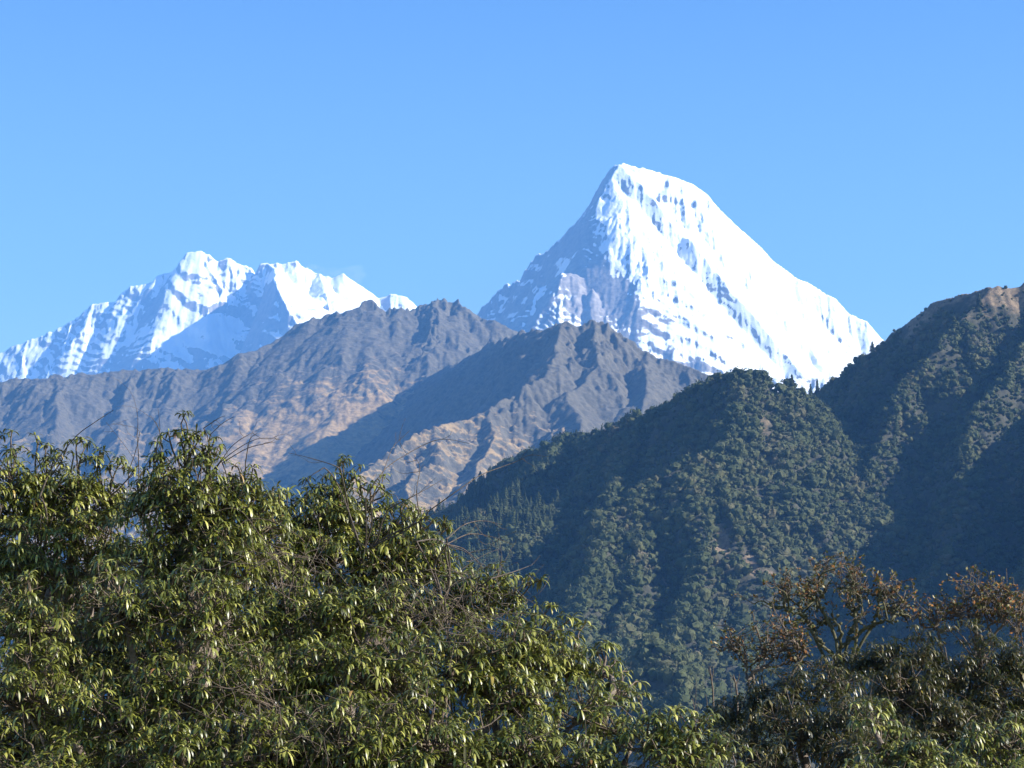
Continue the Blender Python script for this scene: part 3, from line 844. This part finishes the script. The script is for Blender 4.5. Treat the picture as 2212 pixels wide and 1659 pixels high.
def rhododendron(label, lobes, seed, dens=1.0, m_leaf=None, bark=None, foot=None, inner=0.6, shoots=(), group='rhododendron trees in the foreground', twiggy=0.12):
    """lobes: (u, v, radius in picture units, distance)"""
    rs = np.random.RandomState(seed)
    LB = []
    for (u, v, r, Y) in lobes:
        c = np.array(at(u, v, Y)); rr = r / F * Y
        LB.append((c, np.array([rr, rr * 0.95, rr * 0.88])))
    allc = np.array([c for c, r in LB])
    fx, fy = (foot if foot else (allc[:, 0].mean(), allc[:, 1].mean() + 0.2))
    fz = -1.9 - 0.09 * max(math.hypot(fx, fy) - 6, 0) - 0.4
    base = np.array([fx, fy, fz])
    root = bpy.data.objects.new('rhododendron_tree', None)
    COL.objects.link(root)
    root.location = base
    tag(root, label, 'tree', group)
    trunk_p, trunk_r, tw_p, tw_r = [], [], [], []
    low = allc[:, 2].min() - 0.3
    fork = np.array([fx + rs.normal() * .1, fy + rs.normal() * .1, min(max(fz + 0.9, low - 0.8), low)])
    trunk_p.append(bend(base, fork, rs, 6, 0.05)); trunk_r.append(np.linspace(0.15, 0.11, 6))
    tips, axes = [], []
    for (c, r) in LB:
        heart = c - np.array([0, 0, 0.35]) * r[2]
        trunk_p.append(bend(fork, heart, rs, 9, 0.09, 0.03)); trunk_r.append(0.008 + (0.085 - 0.008) * np.linspace(1, 0, 9) ** 0.8)
        rm = r.mean()
        # branchlets: umbrella clumps set on the lobe's outside
        nb = max(2 if rm < 0.16 else 4, int(dens * 4 * math.pi * rm * rm / 0.046))
        nin = int(nb * inner)
        d = rs.normal(size=(nb + nin, 3)); d /= np.linalg.norm(d, axis=1, keepdims=True)
        rad = np.concatenate([rs.uniform(0.78, 1.08, nb), rs.uniform(0.35, 0.78, nin)])
        rad[:nb] += (rs.uniform(0, 1, nb) < 0.10) * rs.uniform(0.05, 0.22, nb)
        p = c + d * r * rad[:, None]
        keep = np.ones(len(p), bool)
        for (c2, r2) in LB:
            if c2 is c: continue
            keep &= (((p - c2) / r2) ** 2).sum(1) > 0.55
        keep &= ~((d[:, 2] < -0.45) & (rs.uniform(0, 1, len(p)) < 0.6))
        hole = vnoise(p[:, 0] / 0.42 + p[:, 1] * 1.3, p[:, 2] / 0.24, seed) * 0.7 + 0.3 * vnoise(p[:, 0] / 0.9, p[:, 2] / 0.6, seed + 1)
        keep &= (hole > (0.41 if rm > 0.25 else 0.15)) | (rad < 0.76)
        p, d = p[keep], d[keep]
        for q, dd in zip(p, d):
            node = q - dd * 0.10 - np.array([0, 0, 0.09])
            tw_p.append(bend(heart + rs.normal(size=3) * 0.08 * rm, node, rs, 5, 0.10, 0.05)); tw_r.append(np.linspace(0.013, 0.0065, 5))
            m = rs.randint(2, 5) if rm > 0.22 else rs.randint(1, 4)
            ax = dd * 0.55 + np.array([0, 0, 0.85]); ax /= np.linalg.norm(ax)
            for _ in range(m):
                off = rs.normal(size=3) * np.array([0.115, 0.115, 0.055]) * min(1.0, 0.45 + rm * 2)
                tip = q + off - ax * (off[:2] ** 2).sum() * 3.0
                a = ax + off * 3.0 + rs.normal(size=3) * 0.15; a /= np.linalg.norm(a)
                tips.append(tip); axes.append(a)
                tw_p.append(np.array([node, node * 0.55 + tip * 0.45 + [0, 0, -0.012], tip])); tw_r.append(np.array([0.006, 0.0045, 0.006]))
        for _ in range(int(len(p) * twiggy)):
            q = p[rs.randint(len(p))]; dd = rs.normal(size=3); dd[2] = abs(dd[2]) * 0.7
            e = q + dd / np.linalg.norm(dd) * rs.uniform(0.15, 0.45)
            tw_p.append(bend(q - dd * 0.05, e, rs, 5, 0.12)); tw_r.append(np.linspace(0.0045, 0.0015, 5))
    for (u, v, Y) in shoots:                                # leafy tufts standing clear of the crown on their own stems
        t0 = np.array(at(u, v + 6, Y))
        c = min((c for c, r in LB), key=lambda c: np.linalg.norm(c - t0) + 2.0 * max(0, c[2] - t0[2] + 0.15))
        st_ = bend(c, t0, rs, 7, 0.07, 0.02)
        tw_p.append(st_); tw_r.append(np.linspace(0.011, 0.006, 7))
        tips.append(t0); axes.append(np.array([rs.normal() * .12, rs.normal() * .12, 1.0]))
        for _ in range(rs.randint(0, 3)):
            k = rs.randint(4, 6); d = rs.normal(size=3) * [1, 1, 0.2]; d /= np.linalg.norm(d)
            e = st_[k] + d * rs.uniform(0.05, 0.12) + [0, 0, 0.05]
            tw_p.append(np.array([st_[k], (st_[k] + e) / 2 - [0, 0, .01], e])); tw_r.append(np.array([.006, .005, .006]))
            tips.append(e); axes.append(d * 0.5 + np.array([0, 0, 0.8]))
    tips, axes = np.array(tips), np.array(axes)
    axes /= np.linalg.norm(axes, axis=1, keepdims=True)
    co, fc = tubes(trunk_p, trunk_r, 8)
    mesh_part('trunk', co, fc, bark or M_BARK, root, origin=base)
    co, fc = tubes(tw_p, tw_r, 4)
    mesh_part('branches', co, fc, M_TWIG, root, origin=base)
    co, fc, tn = leaves_mesh(tips, axes, rs)
    mesh_part('foliage', co, fc, m_leaf or M_LEAF, root, tone=tn, origin=base)
    print('rhodo', len(tips), 'whorls', len(fc))
    return root


rhododendron('broad green rhododendron at the far left edge with three leafy tufts on top',
    [(25, 1045, 62, 23.2), (100, 1050, 55, 23.4), (160, 1065, 62, 23.2), (235, 1070, 60, 23.4), (30, 1110, 85, 23.2), (150, 1120, 85, 23.2), (-40, 1190, 110, 23), (80, 1190, 110, 22.8), (215, 1190, 110, 23), (-90, 1060, 80, 23.3)], 11, shoots=[(a, b, 23.3) for a, b in ((5, 933), (25, 925), (-12, 940), (44, 960), (84, 947), (102, 955), (118, 968), (148, 948), (168, 945), (189, 951), (216, 966), (263, 990), (70, 975), (15, 965), (160, 975), (200, 985), (235, 1005), (290, 1008), (95, 985))])
rhododendron('tall rhododendron with a pointed leafy spire on top, in the left half',
    [(400, 1015, 38, 22.3), (350, 1030, 34, 22.3), (450, 1030, 38, 22.3), (310, 1085, 65, 22.3), (400, 1070, 75, 22.0), (490, 1080, 75, 22.2), (545, 1060, 42, 22.4), (540, 1140, 80, 22.2), (330, 1190, 105, 22), (460, 1200, 110, 21.9), (375, 1125, 70, 22.2), (430, 1125, 70, 22.4), (385, 1170, 80, 22.5)], 12, shoots=[(a, b, 22.25) for a, b in ((401, 886), (394, 892), (364, 928), (387, 930), (418, 937), (438, 927), (462, 942), (340, 951), (354, 972), (398, 966), (438, 961), (472, 958), (380, 985), (420, 990), (330, 985), (480, 985), (366, 1000), (450, 988), (546, 1005), (559, 1050), (525, 1020), (505, 1000), (410, 945))])
rhododendron('rhododendron with a small rounded top and open dark twigs, second spire from the left',
    [(745, 1065, 36, 23.5), (800, 1085, 38, 23.4), (690, 1090, 32, 23.3), (740, 1110, 65, 23.3), (620, 1125, 65, 23.2), (840, 1140, 65, 23.3), (910, 1150, 48, 23.4), (700, 1200, 100, 23), (830, 1220, 95, 23), (930, 1220, 70, 23.2), (600, 1220, 90, 22.8)], 13, shoots=[(a, b, 23.4) for a, b in ((749, 983), (738, 990), (777, 1002), (754, 1016), (699, 1024), (671, 1044), (827, 1024), (800, 1038), (616, 1058), (725, 1035), (770, 1035), (835, 1055), (650, 1070), (690, 1055), (850, 1085), (905, 1098), (935, 1118), (590, 1065))])
rhododendron('large light green rhododendron filling the lower left of the picture',
    [(90, 1330, 120, 20.6), (270, 1300, 110, 20.6), (440, 1330, 120, 20.4), (60, 1500, 130, 20), (250, 1560, 120, 19.8), (420, 1490, 120, 19.9), (130, 1660, 140, 19.4), (360, 1660, 140, 19.3), (560, 1640, 130, 19.4), (540, 1480, 100, 19.9), (150, 1430, 130, 21.9), (340, 1430, 130, 21.9), (30, 1600, 120, 21.4), (270, 1620, 120, 21.4)], 14, dens=0.85, inner=0.5)
rhododendron('shaded rhododendron seen through gaps behind the lower left tree',
    [(60, 1290, 120, 24.6), (230, 1330, 130, 24.6), (400, 1300, 120, 24.6), (100, 1470, 140, 24.4), (290, 1500, 140, 24.4), (480, 1460, 130, 24.5), (60, 1640, 130, 24.2), (250, 1660, 130, 24.2), (450, 1640, 130, 24.2), (620, 1400, 120, 24.6), (640, 1580, 130, 24.4), (800, 1450, 130, 24.6), (820, 1620, 120, 24.4)], 24, dens=1.0, m_leaf=M_LEAFD)  # added as backing for the gaps; their shade is put into its dark leaf colour
rhododendron('large bright green rhododendron in the centre sloping down to the right',
    [(590, 1330, 110, 21.2), (740, 1330, 110, 21.2), (880, 1330, 100, 21.3), (1000, 1300, 72, 21.6), (660, 1470, 120, 20.5), (830, 1460, 125, 20.4), (990, 1430, 110, 20.7), (1120, 1400, 80, 21), (740, 1620, 140, 19.6), (940, 1600, 140, 19.6)], 15)
rhododendron('rhododendron at the right end of the green mass with tufts stepping down the slope',
    [(1060, 1275, 52, 21.8), (1110, 1300, 40, 21.8), (1160, 1380, 55, 21.5), (1230, 1430, 55, 21.3), (1305, 1440, 36, 21.2), (1325, 1500, 34, 21), (1110, 1500, 100, 20.6), (1250, 1530, 80, 20.6), (1340, 1570, 55, 20.4), (1120, 1630, 110, 19.8), (1280, 1650, 90, 19.8)], 16, shoots=[(a, b, 21.5) for a, b in ((1168, 1247), (1140, 1252), (1190, 1300), (1235, 1328), (1262, 1346), (1245, 1370), (1300, 1385), (1322, 1390), (1333, 1422), (1380, 1468), (1372, 1500), (1355, 1445), (1110, 1240), (1075, 1216), (1045, 1222), (1205, 1345), (1385, 1525), (1285, 1400))])
rhododendron('low bright rhododendron between the two large masses at the lower edge',
    [(1440, 1565, 42, 19.8), (1500, 1580, 38, 19.7), (1400, 1600, 55, 19.7), (1540, 1625, 42, 19.4), (1460, 1630, 60, 19.4), (1580, 1670, 45, 19.2), (1500, 1690, 70, 19.2), (1620, 1700, 50, 19)], 17, shoots=[(a, b, 19.6) for a, b in ((1425, 1528), (1460, 1524), (1490, 1530), (1525, 1556), (1555, 1580), (1400, 1545), (1585, 1618))])
rhododendron('dark leaved rhododendron at the left of the right hand clump',
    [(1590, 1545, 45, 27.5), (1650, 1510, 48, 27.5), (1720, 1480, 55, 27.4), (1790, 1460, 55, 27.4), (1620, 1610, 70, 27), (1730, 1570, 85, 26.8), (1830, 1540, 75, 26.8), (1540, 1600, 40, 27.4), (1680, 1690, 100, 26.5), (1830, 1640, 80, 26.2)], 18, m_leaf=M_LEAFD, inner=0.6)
rhododendron('dark rhododendron under the bare mossy tree on the right',
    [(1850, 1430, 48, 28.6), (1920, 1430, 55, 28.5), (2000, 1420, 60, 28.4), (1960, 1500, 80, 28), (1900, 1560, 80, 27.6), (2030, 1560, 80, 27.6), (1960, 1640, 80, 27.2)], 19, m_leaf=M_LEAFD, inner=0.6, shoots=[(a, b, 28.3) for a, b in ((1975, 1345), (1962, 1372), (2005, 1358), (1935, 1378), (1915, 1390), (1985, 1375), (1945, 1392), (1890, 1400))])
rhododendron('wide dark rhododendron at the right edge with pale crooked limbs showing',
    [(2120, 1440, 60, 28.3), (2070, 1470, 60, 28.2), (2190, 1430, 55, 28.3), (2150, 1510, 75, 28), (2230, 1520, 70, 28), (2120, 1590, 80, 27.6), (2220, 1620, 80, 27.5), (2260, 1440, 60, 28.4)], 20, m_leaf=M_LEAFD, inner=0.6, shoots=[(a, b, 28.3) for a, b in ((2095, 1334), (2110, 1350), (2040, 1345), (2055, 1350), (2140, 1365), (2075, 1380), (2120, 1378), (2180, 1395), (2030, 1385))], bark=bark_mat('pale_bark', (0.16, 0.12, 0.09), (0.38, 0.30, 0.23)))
rhododendron('nearer rhododendron with long drooping leaves at the lower right corner',
    [(1875, 1530, 36, 22.2), (1900, 1600, 50, 22), (1990, 1640, 60, 21.8), (2090, 1610, 50, 22), (2180, 1600, 48, 22), (2170, 1680, 70, 21.8), (2050, 1690, 70, 21.6), (1920, 1690, 70, 21.6)], 21, m_leaf=M_LEAF)
#MORE
# ------------------------------------------------------------------ arching bare canes, twig tangles, leafless trees
def cane_bush(label, canes, Y, seed, r0=0.006, side=3):
    """canes: lists of picture points followed by each stem"""
    rs = np.random.RandomState(seed)
    P, Rd = [], []
    for c in canes:
        pts = np.array([at(u, v, Y + 0.25 * math.sin(k + seed)) for k, (u, v) in enumerate(c)])
        t = np.linspace(0, len(pts) - 1, 4 * len(pts))
        k = np.clip(t.astype(int), 0, len(pts) - 2); f = (t - k)[:, None]
        g = np.gradient(pts, axis=0)
        p = (2 * f**3 - 3 * f**2 + 1) * pts[k] + (f**3 - 2 * f**2 + f) * g[k] + (-2 * f**3 + 3 * f**2) * pts[k + 1] + (f**3 - f**2) * g[k + 1]
        P.append(p); Rd.append(np.linspace(r0, r0 * 0.3, len(p)))
        for _ in range(side):
            i = rs.randint(len(p) // 4, len(p) - 1)
            d = p[i] - p[i - 1]; d /= np.linalg.norm(d)
            e = p[i] + (d * 0.6 + rs.normal(size=3) * 0.45) * rs.uniform(0.12, 0.4)
            P.append(bend(p[i], e, rs, 6, 0.08)); Rd.append(np.linspace(r0 * 0.45, r0 * 0.2, 6))
    base = P[0][0]
    fx, fy = base[0], base[1]
    fz = -1.9 - 0.09 * max(math.hypot(fx, fy) - 6, 0) - 0.3
    foot = np.array([fx, fy, fz])
    hub = base + np.array([-0.05, 0.45, -0.5])
    stems = [bend(foot, hub, rs, 10, 0.03)] + [bend(hub, p[0], rs, 10, 0.06) for p in P[::side + 1]]
    root = bpy.data.objects.new('bare_shrub', None); COL.objects.link(root); root.location = foot
    tag(root, label, 'shrub', 'bare arching shrubs among the rhododendrons')
    a, b = tubes(stems, [np.linspace(r0 * 1.8, r0, 10)] * len(stems), 5)
    mesh_part('stem', a, b, M_CANE, root, origin=foot)
    for n in sorted({len(p) for p in P}): pass
    a, b = tubes(P, Rd, 4)
    mesh_part('twigs', a, b, M_CANE, root, origin=foot)


cane_bush('bare straight stem leaning right above the far left tree', [[(85, 1075), (112, 1012), (162, 945), (202, 914), (245, 886)]], 22.4, 1, 0.009, 0)
cane_bush('thin leafless twigs in a fan between the left tufts and the pointed spire',
          [[(310, 1030), (285, 985), (256, 945), (229, 912)], [(290, 985), (300, 945), (294, 925), (240, 914)], [(296, 940), (298, 915), (296, 885)], [(345, 965), (345, 915), (341, 880)], [(345, 930), (330, 905), (318, 897)]], 22.6, 2, 0.004, 2)
cane_bush('bundle of curved bare canes reaching right from beside the pointed spire',
          [[(462, 1012), (505, 975), (556, 948), (604, 948)], [(468, 1010), (500, 965), (535, 940), (560, 930)], [(440, 925), (470, 905), (486, 898)], [(455, 938), (480, 915), (505, 900)], [(530, 1000), (540, 950), (556, 935)], [(480, 1000), (535, 968), (585, 955), (600, 940)]], 22.2, 3, 0.0055, 2)
cane_bush('long bare canes arching over the valley from the middle of the left mass',
          [[(790, 1075), (815, 1035), (840, 1006), (884, 978), (929, 955), (965, 949), (1014, 958)], [(800, 1080), (820, 1040), (835, 1000), (850, 965), (885, 930)], [(838, 1100), (900, 1068), (956, 1036)], [(925, 1105), (985, 1062), (1037, 1027), (1080, 1010), (1118, 996), (1145, 983), (1185, 987)],
           [(905, 1110), (900, 1060), (907, 1010), (895, 985)], [(735, 1012), (715, 1003), (665, 988), (623, 978)], [(700, 1010), (670, 1030), (650, 1060)]], 22.6, 4, 0.006, 3)
cane_bush('pale bare canes arching down to the right over the slope of the left mass',
          [[(965, 1176), (1000, 1158), (1023, 1153), (1064, 1160), (1109, 1177)], [(965, 1176), (1000, 1185), (1030, 1210), (1045, 1228)], [(900, 1170), (940, 1165), (970, 1178), (1010, 1195), (1040, 1225)], [(965, 1165), (1000, 1135), (1040, 1125), (1085, 1133)], [(1060, 1250), (1110, 1235), (1150, 1220)]], 21.2, 5, 0.007, 3)


def tangle(label, spots, Y, n, seed, ln=(0.25, 0.75)):
    rs = np.random.RandomState(seed)
    P, Rd = [], []
    cs = [np.array(at(u, v, Y)) for u, v in spots]
    fx, fy = cs[0][0], cs[0][1] + 0.9
    foot = np.array([fx, fy, -1.9 - 0.09 * max(math.hypot(fx, fy) - 6, 0) - 0.3])
    for c in cs:
        P.append(bend(foot, c, rs, 10, 0.06)); Rd.append(np.linspace(0.02, 0.008, 10))
        for _ in range(n):
            d = rs.normal(size=3) * [1, 0.6, 0.75]; d /= np.linalg.norm(d)
            a = c + rs.normal(size=3) * [0.22, 0.12, 0.12]
            P.append(bend(a, a + d * rs.uniform(*ln), rs, 10, 0.12)); Rd.append(np.linspace(0.0032, 0.0012, 10))
    root = bpy.data.objects.new('bare_shrub', None); COL.objects.link(root); root.location = foot
    tag(root, label, 'shrub', 'tangles of dead twigs in the foreground')
    a, b = tubes(P[::n + 1], Rd[::n + 1], 6); mesh_part('stem', a, b, M_TWIG, root, origin=foot)
    a, b = tubes([p for k, p in enumerate(P) if k % (n + 1)], [p for k, p in enumerate(Rd) if k % (n + 1)], 4)
    mesh_part('twigs', a, b, M_TWIG, root, origin=foot)


tangle('grey tangle of dead twigs in the middle of the light green mass', [(960, 1290), (1010, 1330), (930, 1340)], 20.45, 34, 31)
tangle('tangle of dead twigs low in the left part of the mass', [(640, 1250), (600, 1210)], 20.9, 25, 32)
tangle('brownish tangle of dead twigs at the lower edge, left of centre', [(560, 1520), (640, 1580), (700, 1600)], 19.2, 24, 33)


M_DRY = leaf_mat('dry_leaf', (0.07, 0.028, 0.012), (0.17, 0.07, 0.025), (0.32, 0.15, 0.055), 0.85)


def bare_tree(label, limbs, Y, seed, n2=7, spread=0.34, leafy=1.0, moss=True, r0=0.05):
    """limbs: picture points of the main limbs, first limb starts at the trunk"""
    rs = np.random.RandomState(seed)
    main, mr, tw, tr, tips = [], [], [], [], []
    for c in limbs:
        pts = np.array([at(u, v, Y + rs.uniform(-.25, .25) * (k > 0)) for k, (u, v, *_) in enumerate(c)])
        t = np.linspace(0, len(pts) - 1, 6 * len(pts)); k = np.clip(t.astype(int), 0, len(pts) - 2); f = (t - k)[:, None]
        g = np.gradient(pts, axis=0)
        p = (2 * f**3 - 3 * f**2 + 1) * pts[k] + (f**3 - 2 * f**2 + f) * g[k] + (-2 * f**3 + 3 * f**2) * pts[k + 1] + (f**3 - f**2) * g[k + 1]
        p = p + rs.normal(size=p.shape) * 0.012
        rr = np.linspace(r0, r0 * 0.28, len(p)) * (rs.uniform(0.75, 1.35, len(p)) if moss else 1)
        main.append(p); mr.append(rr)
        for _ in range(n2):
            i = rs.randint(len(p) // 3, len(p))
            d = p[min(i, len(p) - 1)] - p[max(i - 2, 0)]; d /= np.linalg.norm(d) + 1e-9
            d = d * 0.5 + rs.normal(size=3) * 0.6 + [0, 0, 0.35]; d /= np.linalg.norm(d)
            L = rs.uniform(0.5, 1.2) * spread
            b = bend(p[i if i < len(p) else -1], p[i if i < len(p) else -1] + d * L, rs, 7, 0.14)
            main.append(b); mr.append(np.linspace(0.014, 0.007, 7))
            for _ in range(rs.randint(3, 6)):
                q = b[rs.randint(2, 7)]
                d2 = d * 0.4 + rs.normal(size=3) * 0.6 + [0, 0, 0.3]; d2 /= np.linalg.norm(d2)
                e = bend(q, q + d2 * L * rs.uniform(0.35, 0.8), rs, 6, 0.15)
                tw.append(e); tr.append(np.linspace(0.007, 0.0035, 6))
                for _ in range(rs.randint(1, 4)):
                    q2 = e[rs.randint(2, 6)]; d3 = d2 * 0.5 + rs.normal(size=3) * 0.6; d3 /= np.linalg.norm(d3)
                    h = bend(q2, q2 + d3 * rs.uniform(0.05, 0.14), rs, 4, 0.1)
                    tw.append(h); tr.append(np.linspace(0.0045, 0.003, 4)); tips.append(h[-1])
                tips.append(e[-1])
    c0 = main[0][0]
    foot = np.array([c0[0], c0[1], -1.9 - 0.09 * max(math.hypot(c0[0], c0[1]) - 6, 0) - 0.3])
    main.append(bend(foot, c0, rs, 12, 0.03)); mr.append(np.linspace(r0 * 2.2, r0 * 1.1, 12))
    for c in limbs[1:]:
        a = np.array(at(c[0][0], c[0][1], Y))
        if np.linalg.norm(a - c0) > 0.1:
            main.append(bend(c0 - [0, 0, .8], a, rs, 8, 0.05)); mr.append(np.linspace(r0, r0 * .9, 8))
    root = bpy.data.objects.new('bare_tree', None); COL.objects.link(root); root.location = foot
    tag(root, label, 'tree', 'nearly leafless trees on the right')
    a, b = tubes(main, mr, 7); mesh_part('trunk', a, b, M_MOSS if moss else M_TWIG, root, origin=foot)
    a, b = tubes(tw, tr, 4); mesh_part('twigs', a, b, M_TWIG, root, origin=foot)
    tips = np.array(tips); tips = tips[rs.uniform(0, 1, len(tips)) < leafy]
    m = rs.randint(2, 5, len(tips)); w_ = np.repeat(np.arange(len(tips)), m)
    c = tips[w_] + rs.normal(size=(len(w_), 3)) * 0.02
    A = rs.normal(size=(len(w_), 3)); A /= np.linalg.norm(A, axis=1, keepdims=True)
    B = np.cross(A, rs.normal(size=(len(w_), 3))); B /= np.linalg.norm(B, axis=1, keepdims=True)
    s_ = rs.uniform(0.016, 0.034, (len(w_), 1))
    q = np.stack([c - A * s_, c + B * s_ * .55, c + A * s_, c - B * s_ * .55], 1).reshape(-1, 3)
    mesh_part('dry_leaves', q, np.arange(len(q)).reshape(-1, 4), M_DRY, root, tone=np.repeat(rs.uniform(0, .92, len(w_)), 4), smooth=False, origin=foot)
    if moss:
        mp = np.concatenate(main[:max(1, len(main) // 2)])
        pick = mp[rs.randint(0, len(mp), 420)] + rs.normal(size=(420, 3)) * 0.022
        V, Fc = ico(1)
        co = (pick[:, None] + V[None] * rs.uniform(0.008, 0.026, (420, 1, 1)) * rs.uniform(.6, 1.4, (420, len(V), 1)))
        mesh_part('moss', co.reshape(-1, 3), (Fc[None] + (np.arange(420) * len(V))[:, None, None]).reshape(-1, 3), M_MOSS, root, smooth=False, origin=foot)['kind'] = 'stuff'


bare_tree('crooked mossy tree with a few rusty leaves rising behind the dark clump', [
    [(1817, 1400), (1814, 1352), (1785, 1333), (1765, 1300), (1745, 1285)],
    [(1805, 1425), (1768, 1381), (1758, 1362), (1739, 1333), (1722, 1302)],
    [(1820, 1400), (1846, 1345), (1846, 1322), (1830, 1306), (1842, 1280), (1830, 1262)],
    [(1830, 1390), (1880, 1352), (1925, 1338), (1936, 1315), (1950, 1290)],
    [(1885, 1352), (1895, 1325), (1898, 1300), (1912, 1268)],
    [(1846, 1322), (1855, 1300), (1848, 1275)],
    [(1765, 1300), (1780, 1275), (1768, 1258)],
    [(1739, 1333), (1700, 1318), (1695, 1300)]], 29.5, 41, n2=7, leafy=0.6, r0=0.023)
bare_tree('small twiggy tree with rusty leaves at the left end of the dark clump', [
    [(1618, 1480), (1612, 1440), (1600, 1420), (1590, 1408)],
    [(1618, 1470), (1640, 1430), (1650, 1405)],
    [(1620, 1460), (1670, 1425), (1700, 1390)],
    [(1740, 1410), (1715, 1385), (1690, 1365)],
    [(1625, 1450), (1690, 1435), (1730, 1430)]], 28.9, 42, n2=6, leafy=0.8, moss=False, r0=0.02, spread=0.3)
bare_tree('twiggy tree with many rusty leaves near the right edge', [
    [(2125, 1410), (2108, 1365), (2105, 1320), (2110, 1275)],
    [(2125, 1405), (2140, 1350), (2150, 1310)],
    [(2120, 1380), (2080, 1340), (2070, 1310)],
    [(2125, 1400), (2165, 1350), (2180, 1325)],
    [(2108, 1365), (2120, 1310), (2125, 1290)],
    [(2030, 1390), (2025, 1355), (2020, 1335)]], 29.8, 43, n2=7, leafy=0.8, moss=False, r0=0.022, spread=0.34)
bare_tree('small leafless tree with rusty tips cut by the right edge', [
    [(2200, 1420), (2195, 1370), (2210, 1330)], [(2200, 1410), (2225, 1370), (2240, 1330)]], 30.2, 44, n2=7, leafy=0.7, moss=False, r0=0.018, spread=0.34)


def dead_pole(label, pts, Y, seed, r):
    rs = np.random.RandomState(seed)
    p = [np.array(at(u, v, Y)) for u, v in pts[0]]
    foot = np.array([p[0][0], p[0][1], -1.9 - 0.09 * max(math.hypot(p[0][0], p[0][1]) - 6, 0) - 0.3])
    root = bpy.data.objects.new('dead_tree', None); COL.objects.link(root); root.location = foot
    tag(root, label, 'tree', 'thin dead snags in the gap between the clumps')
    main = np.array([foot] + p)
    a, b = tubes([main], [np.linspace(r * 1.6, r * .5, len(main))], 7); mesh_part('trunk', a, b, M_TWIG, root, origin=foot)
    br = [np.array([at(u, v, Y) for u, v in q]) for q in pts[1:]]
    for q in br:
        a, b = tubes([q], [np.linspace(r * .6, r * .25, len(q))], 5); mesh_part('branch', a, b, M_TWIG, root, origin=foot)


dead_pole('forked grey snag standing alone in the gap between the two masses', [[(1541, 1535), (1540, 1490), (1536, 1460), (1533, 1440)], [(1538, 1470), (1541, 1450), (1540, 1438)], [(1536, 1462), (1531, 1450), (1531, 1438)], [(1528, 1530), (1527, 1512), (1524, 1500)]], 28, 1, 0.010)
dead_pole('pale forked snag against the left edge of the dark clump', [[(1592, 1500), (1589, 1475), (1584, 1458)], [(1590, 1480), (1596, 1465), (1597, 1455)], [(1589, 1475), (1581, 1462), (1576, 1456)]], 28.2, 2, 0.012)
dead_pole('thin dead stems above the low bright rhododendron', [[(1502, 1560), (1500, 1530), (1496, 1508)], [(1500, 1530), (1503, 1515), (1504, 1462)], [(1508, 1560), (1505, 1535), (1508, 1515)]], 24, 3, 0.006)
#END trees
# ------------------------------------------------------------------ the air
def haze():
    x0, x1, y0, y1, z0, z1 = -16000, 16000, -6000, 25000, -701, 5600
    me = bpy.data.meshes.new('haze')
    co = [(x, y, z) for z in (z0, z1) for y in (y0, y1) for x in (x0, x1)]
    me.from_pydata(co, [], [(0, 2, 3, 1), (4, 5, 7, 6), (0, 1, 5, 4), (2, 6, 7, 3), (0, 4, 6, 2), (1, 3, 7, 5)])
    m = bpy.data.materials.new('air')
    m.use_nodes = True
    t = m.node_tree
    t.nodes.remove(t.nodes['Principled BSDF'])
    v = t.nodes.new('ShaderNodeVolumePrincipled')
    v.inputs['Color'].default_value = (0.14, 0.40, 1.0, 1)
    v.inputs['Density'].default_value = HAZE
    v.inputs['Anisotropy'].default_value = 0.0
    t.links.new(v.outputs[0], t.nodes['Material Output'].inputs['Volume'])
    me.materials.append(m)
    o = bpy.data.objects.new('haze', me)
    COL.objects.link(o)
    tag(o, 'thin blue air haze over the whole valley', 'haze', kind='stuff')



def blown_snow():
    """thin spindrift streaming off the white dome of the far range"""
    V, Fc = ico(4)
    parts, faces, b = [], [], 0
    for (u, v, a, h, tilt) in ((700, 596, 150, 38, 0.05), (738, 600, 190, 55, 0.12), (672, 584, 90, 30, -0.1)):
        c = np.array(at(u, v, 22450))
        n = fbm(V[:, 0] * 2.3 + u, V[:, 2] * 2.3 + V[:, 1], 3, 4)
        P = V * (1 + 0.55 * n[:, None])
        P = P * [a * 1.6, 90, h * 1.9]
        P[:, 2] += P[:, 0] * tilt
        parts.append(P + c); faces.append(Fc + b); b += len(V)
    m = bpy.data.materials.new('spindrift')
    m.use_nodes = True
    t = m.node_tree
    t.nodes.remove(t.nodes['Principled BSDF'])
    vv = t.nodes.new('ShaderNodeVolumePrincipled')
    vv.inputs['Color'].default_value = (0.95, 0.96, 1.0, 1)
    vv.inputs['Density'].default_value = 0.0009
    t.links.new(vv.outputs[0], t.nodes['Material Output'].inputs['Volume'])
    me = bpy.data.meshes.new('blown_snow')
    fill(me, np.concatenate(parts), np.concatenate(faces))
    me.materials.append(m)
    q = bpy.data.objects.new('blown_snow', me)
    COL.objects.link(q)
    tag(q, 'faint wisps of snow blown off the white dome of the far range', 'blown snow', kind='stuff')
blown_snow()


HAZE = 4.5e-5
haze()
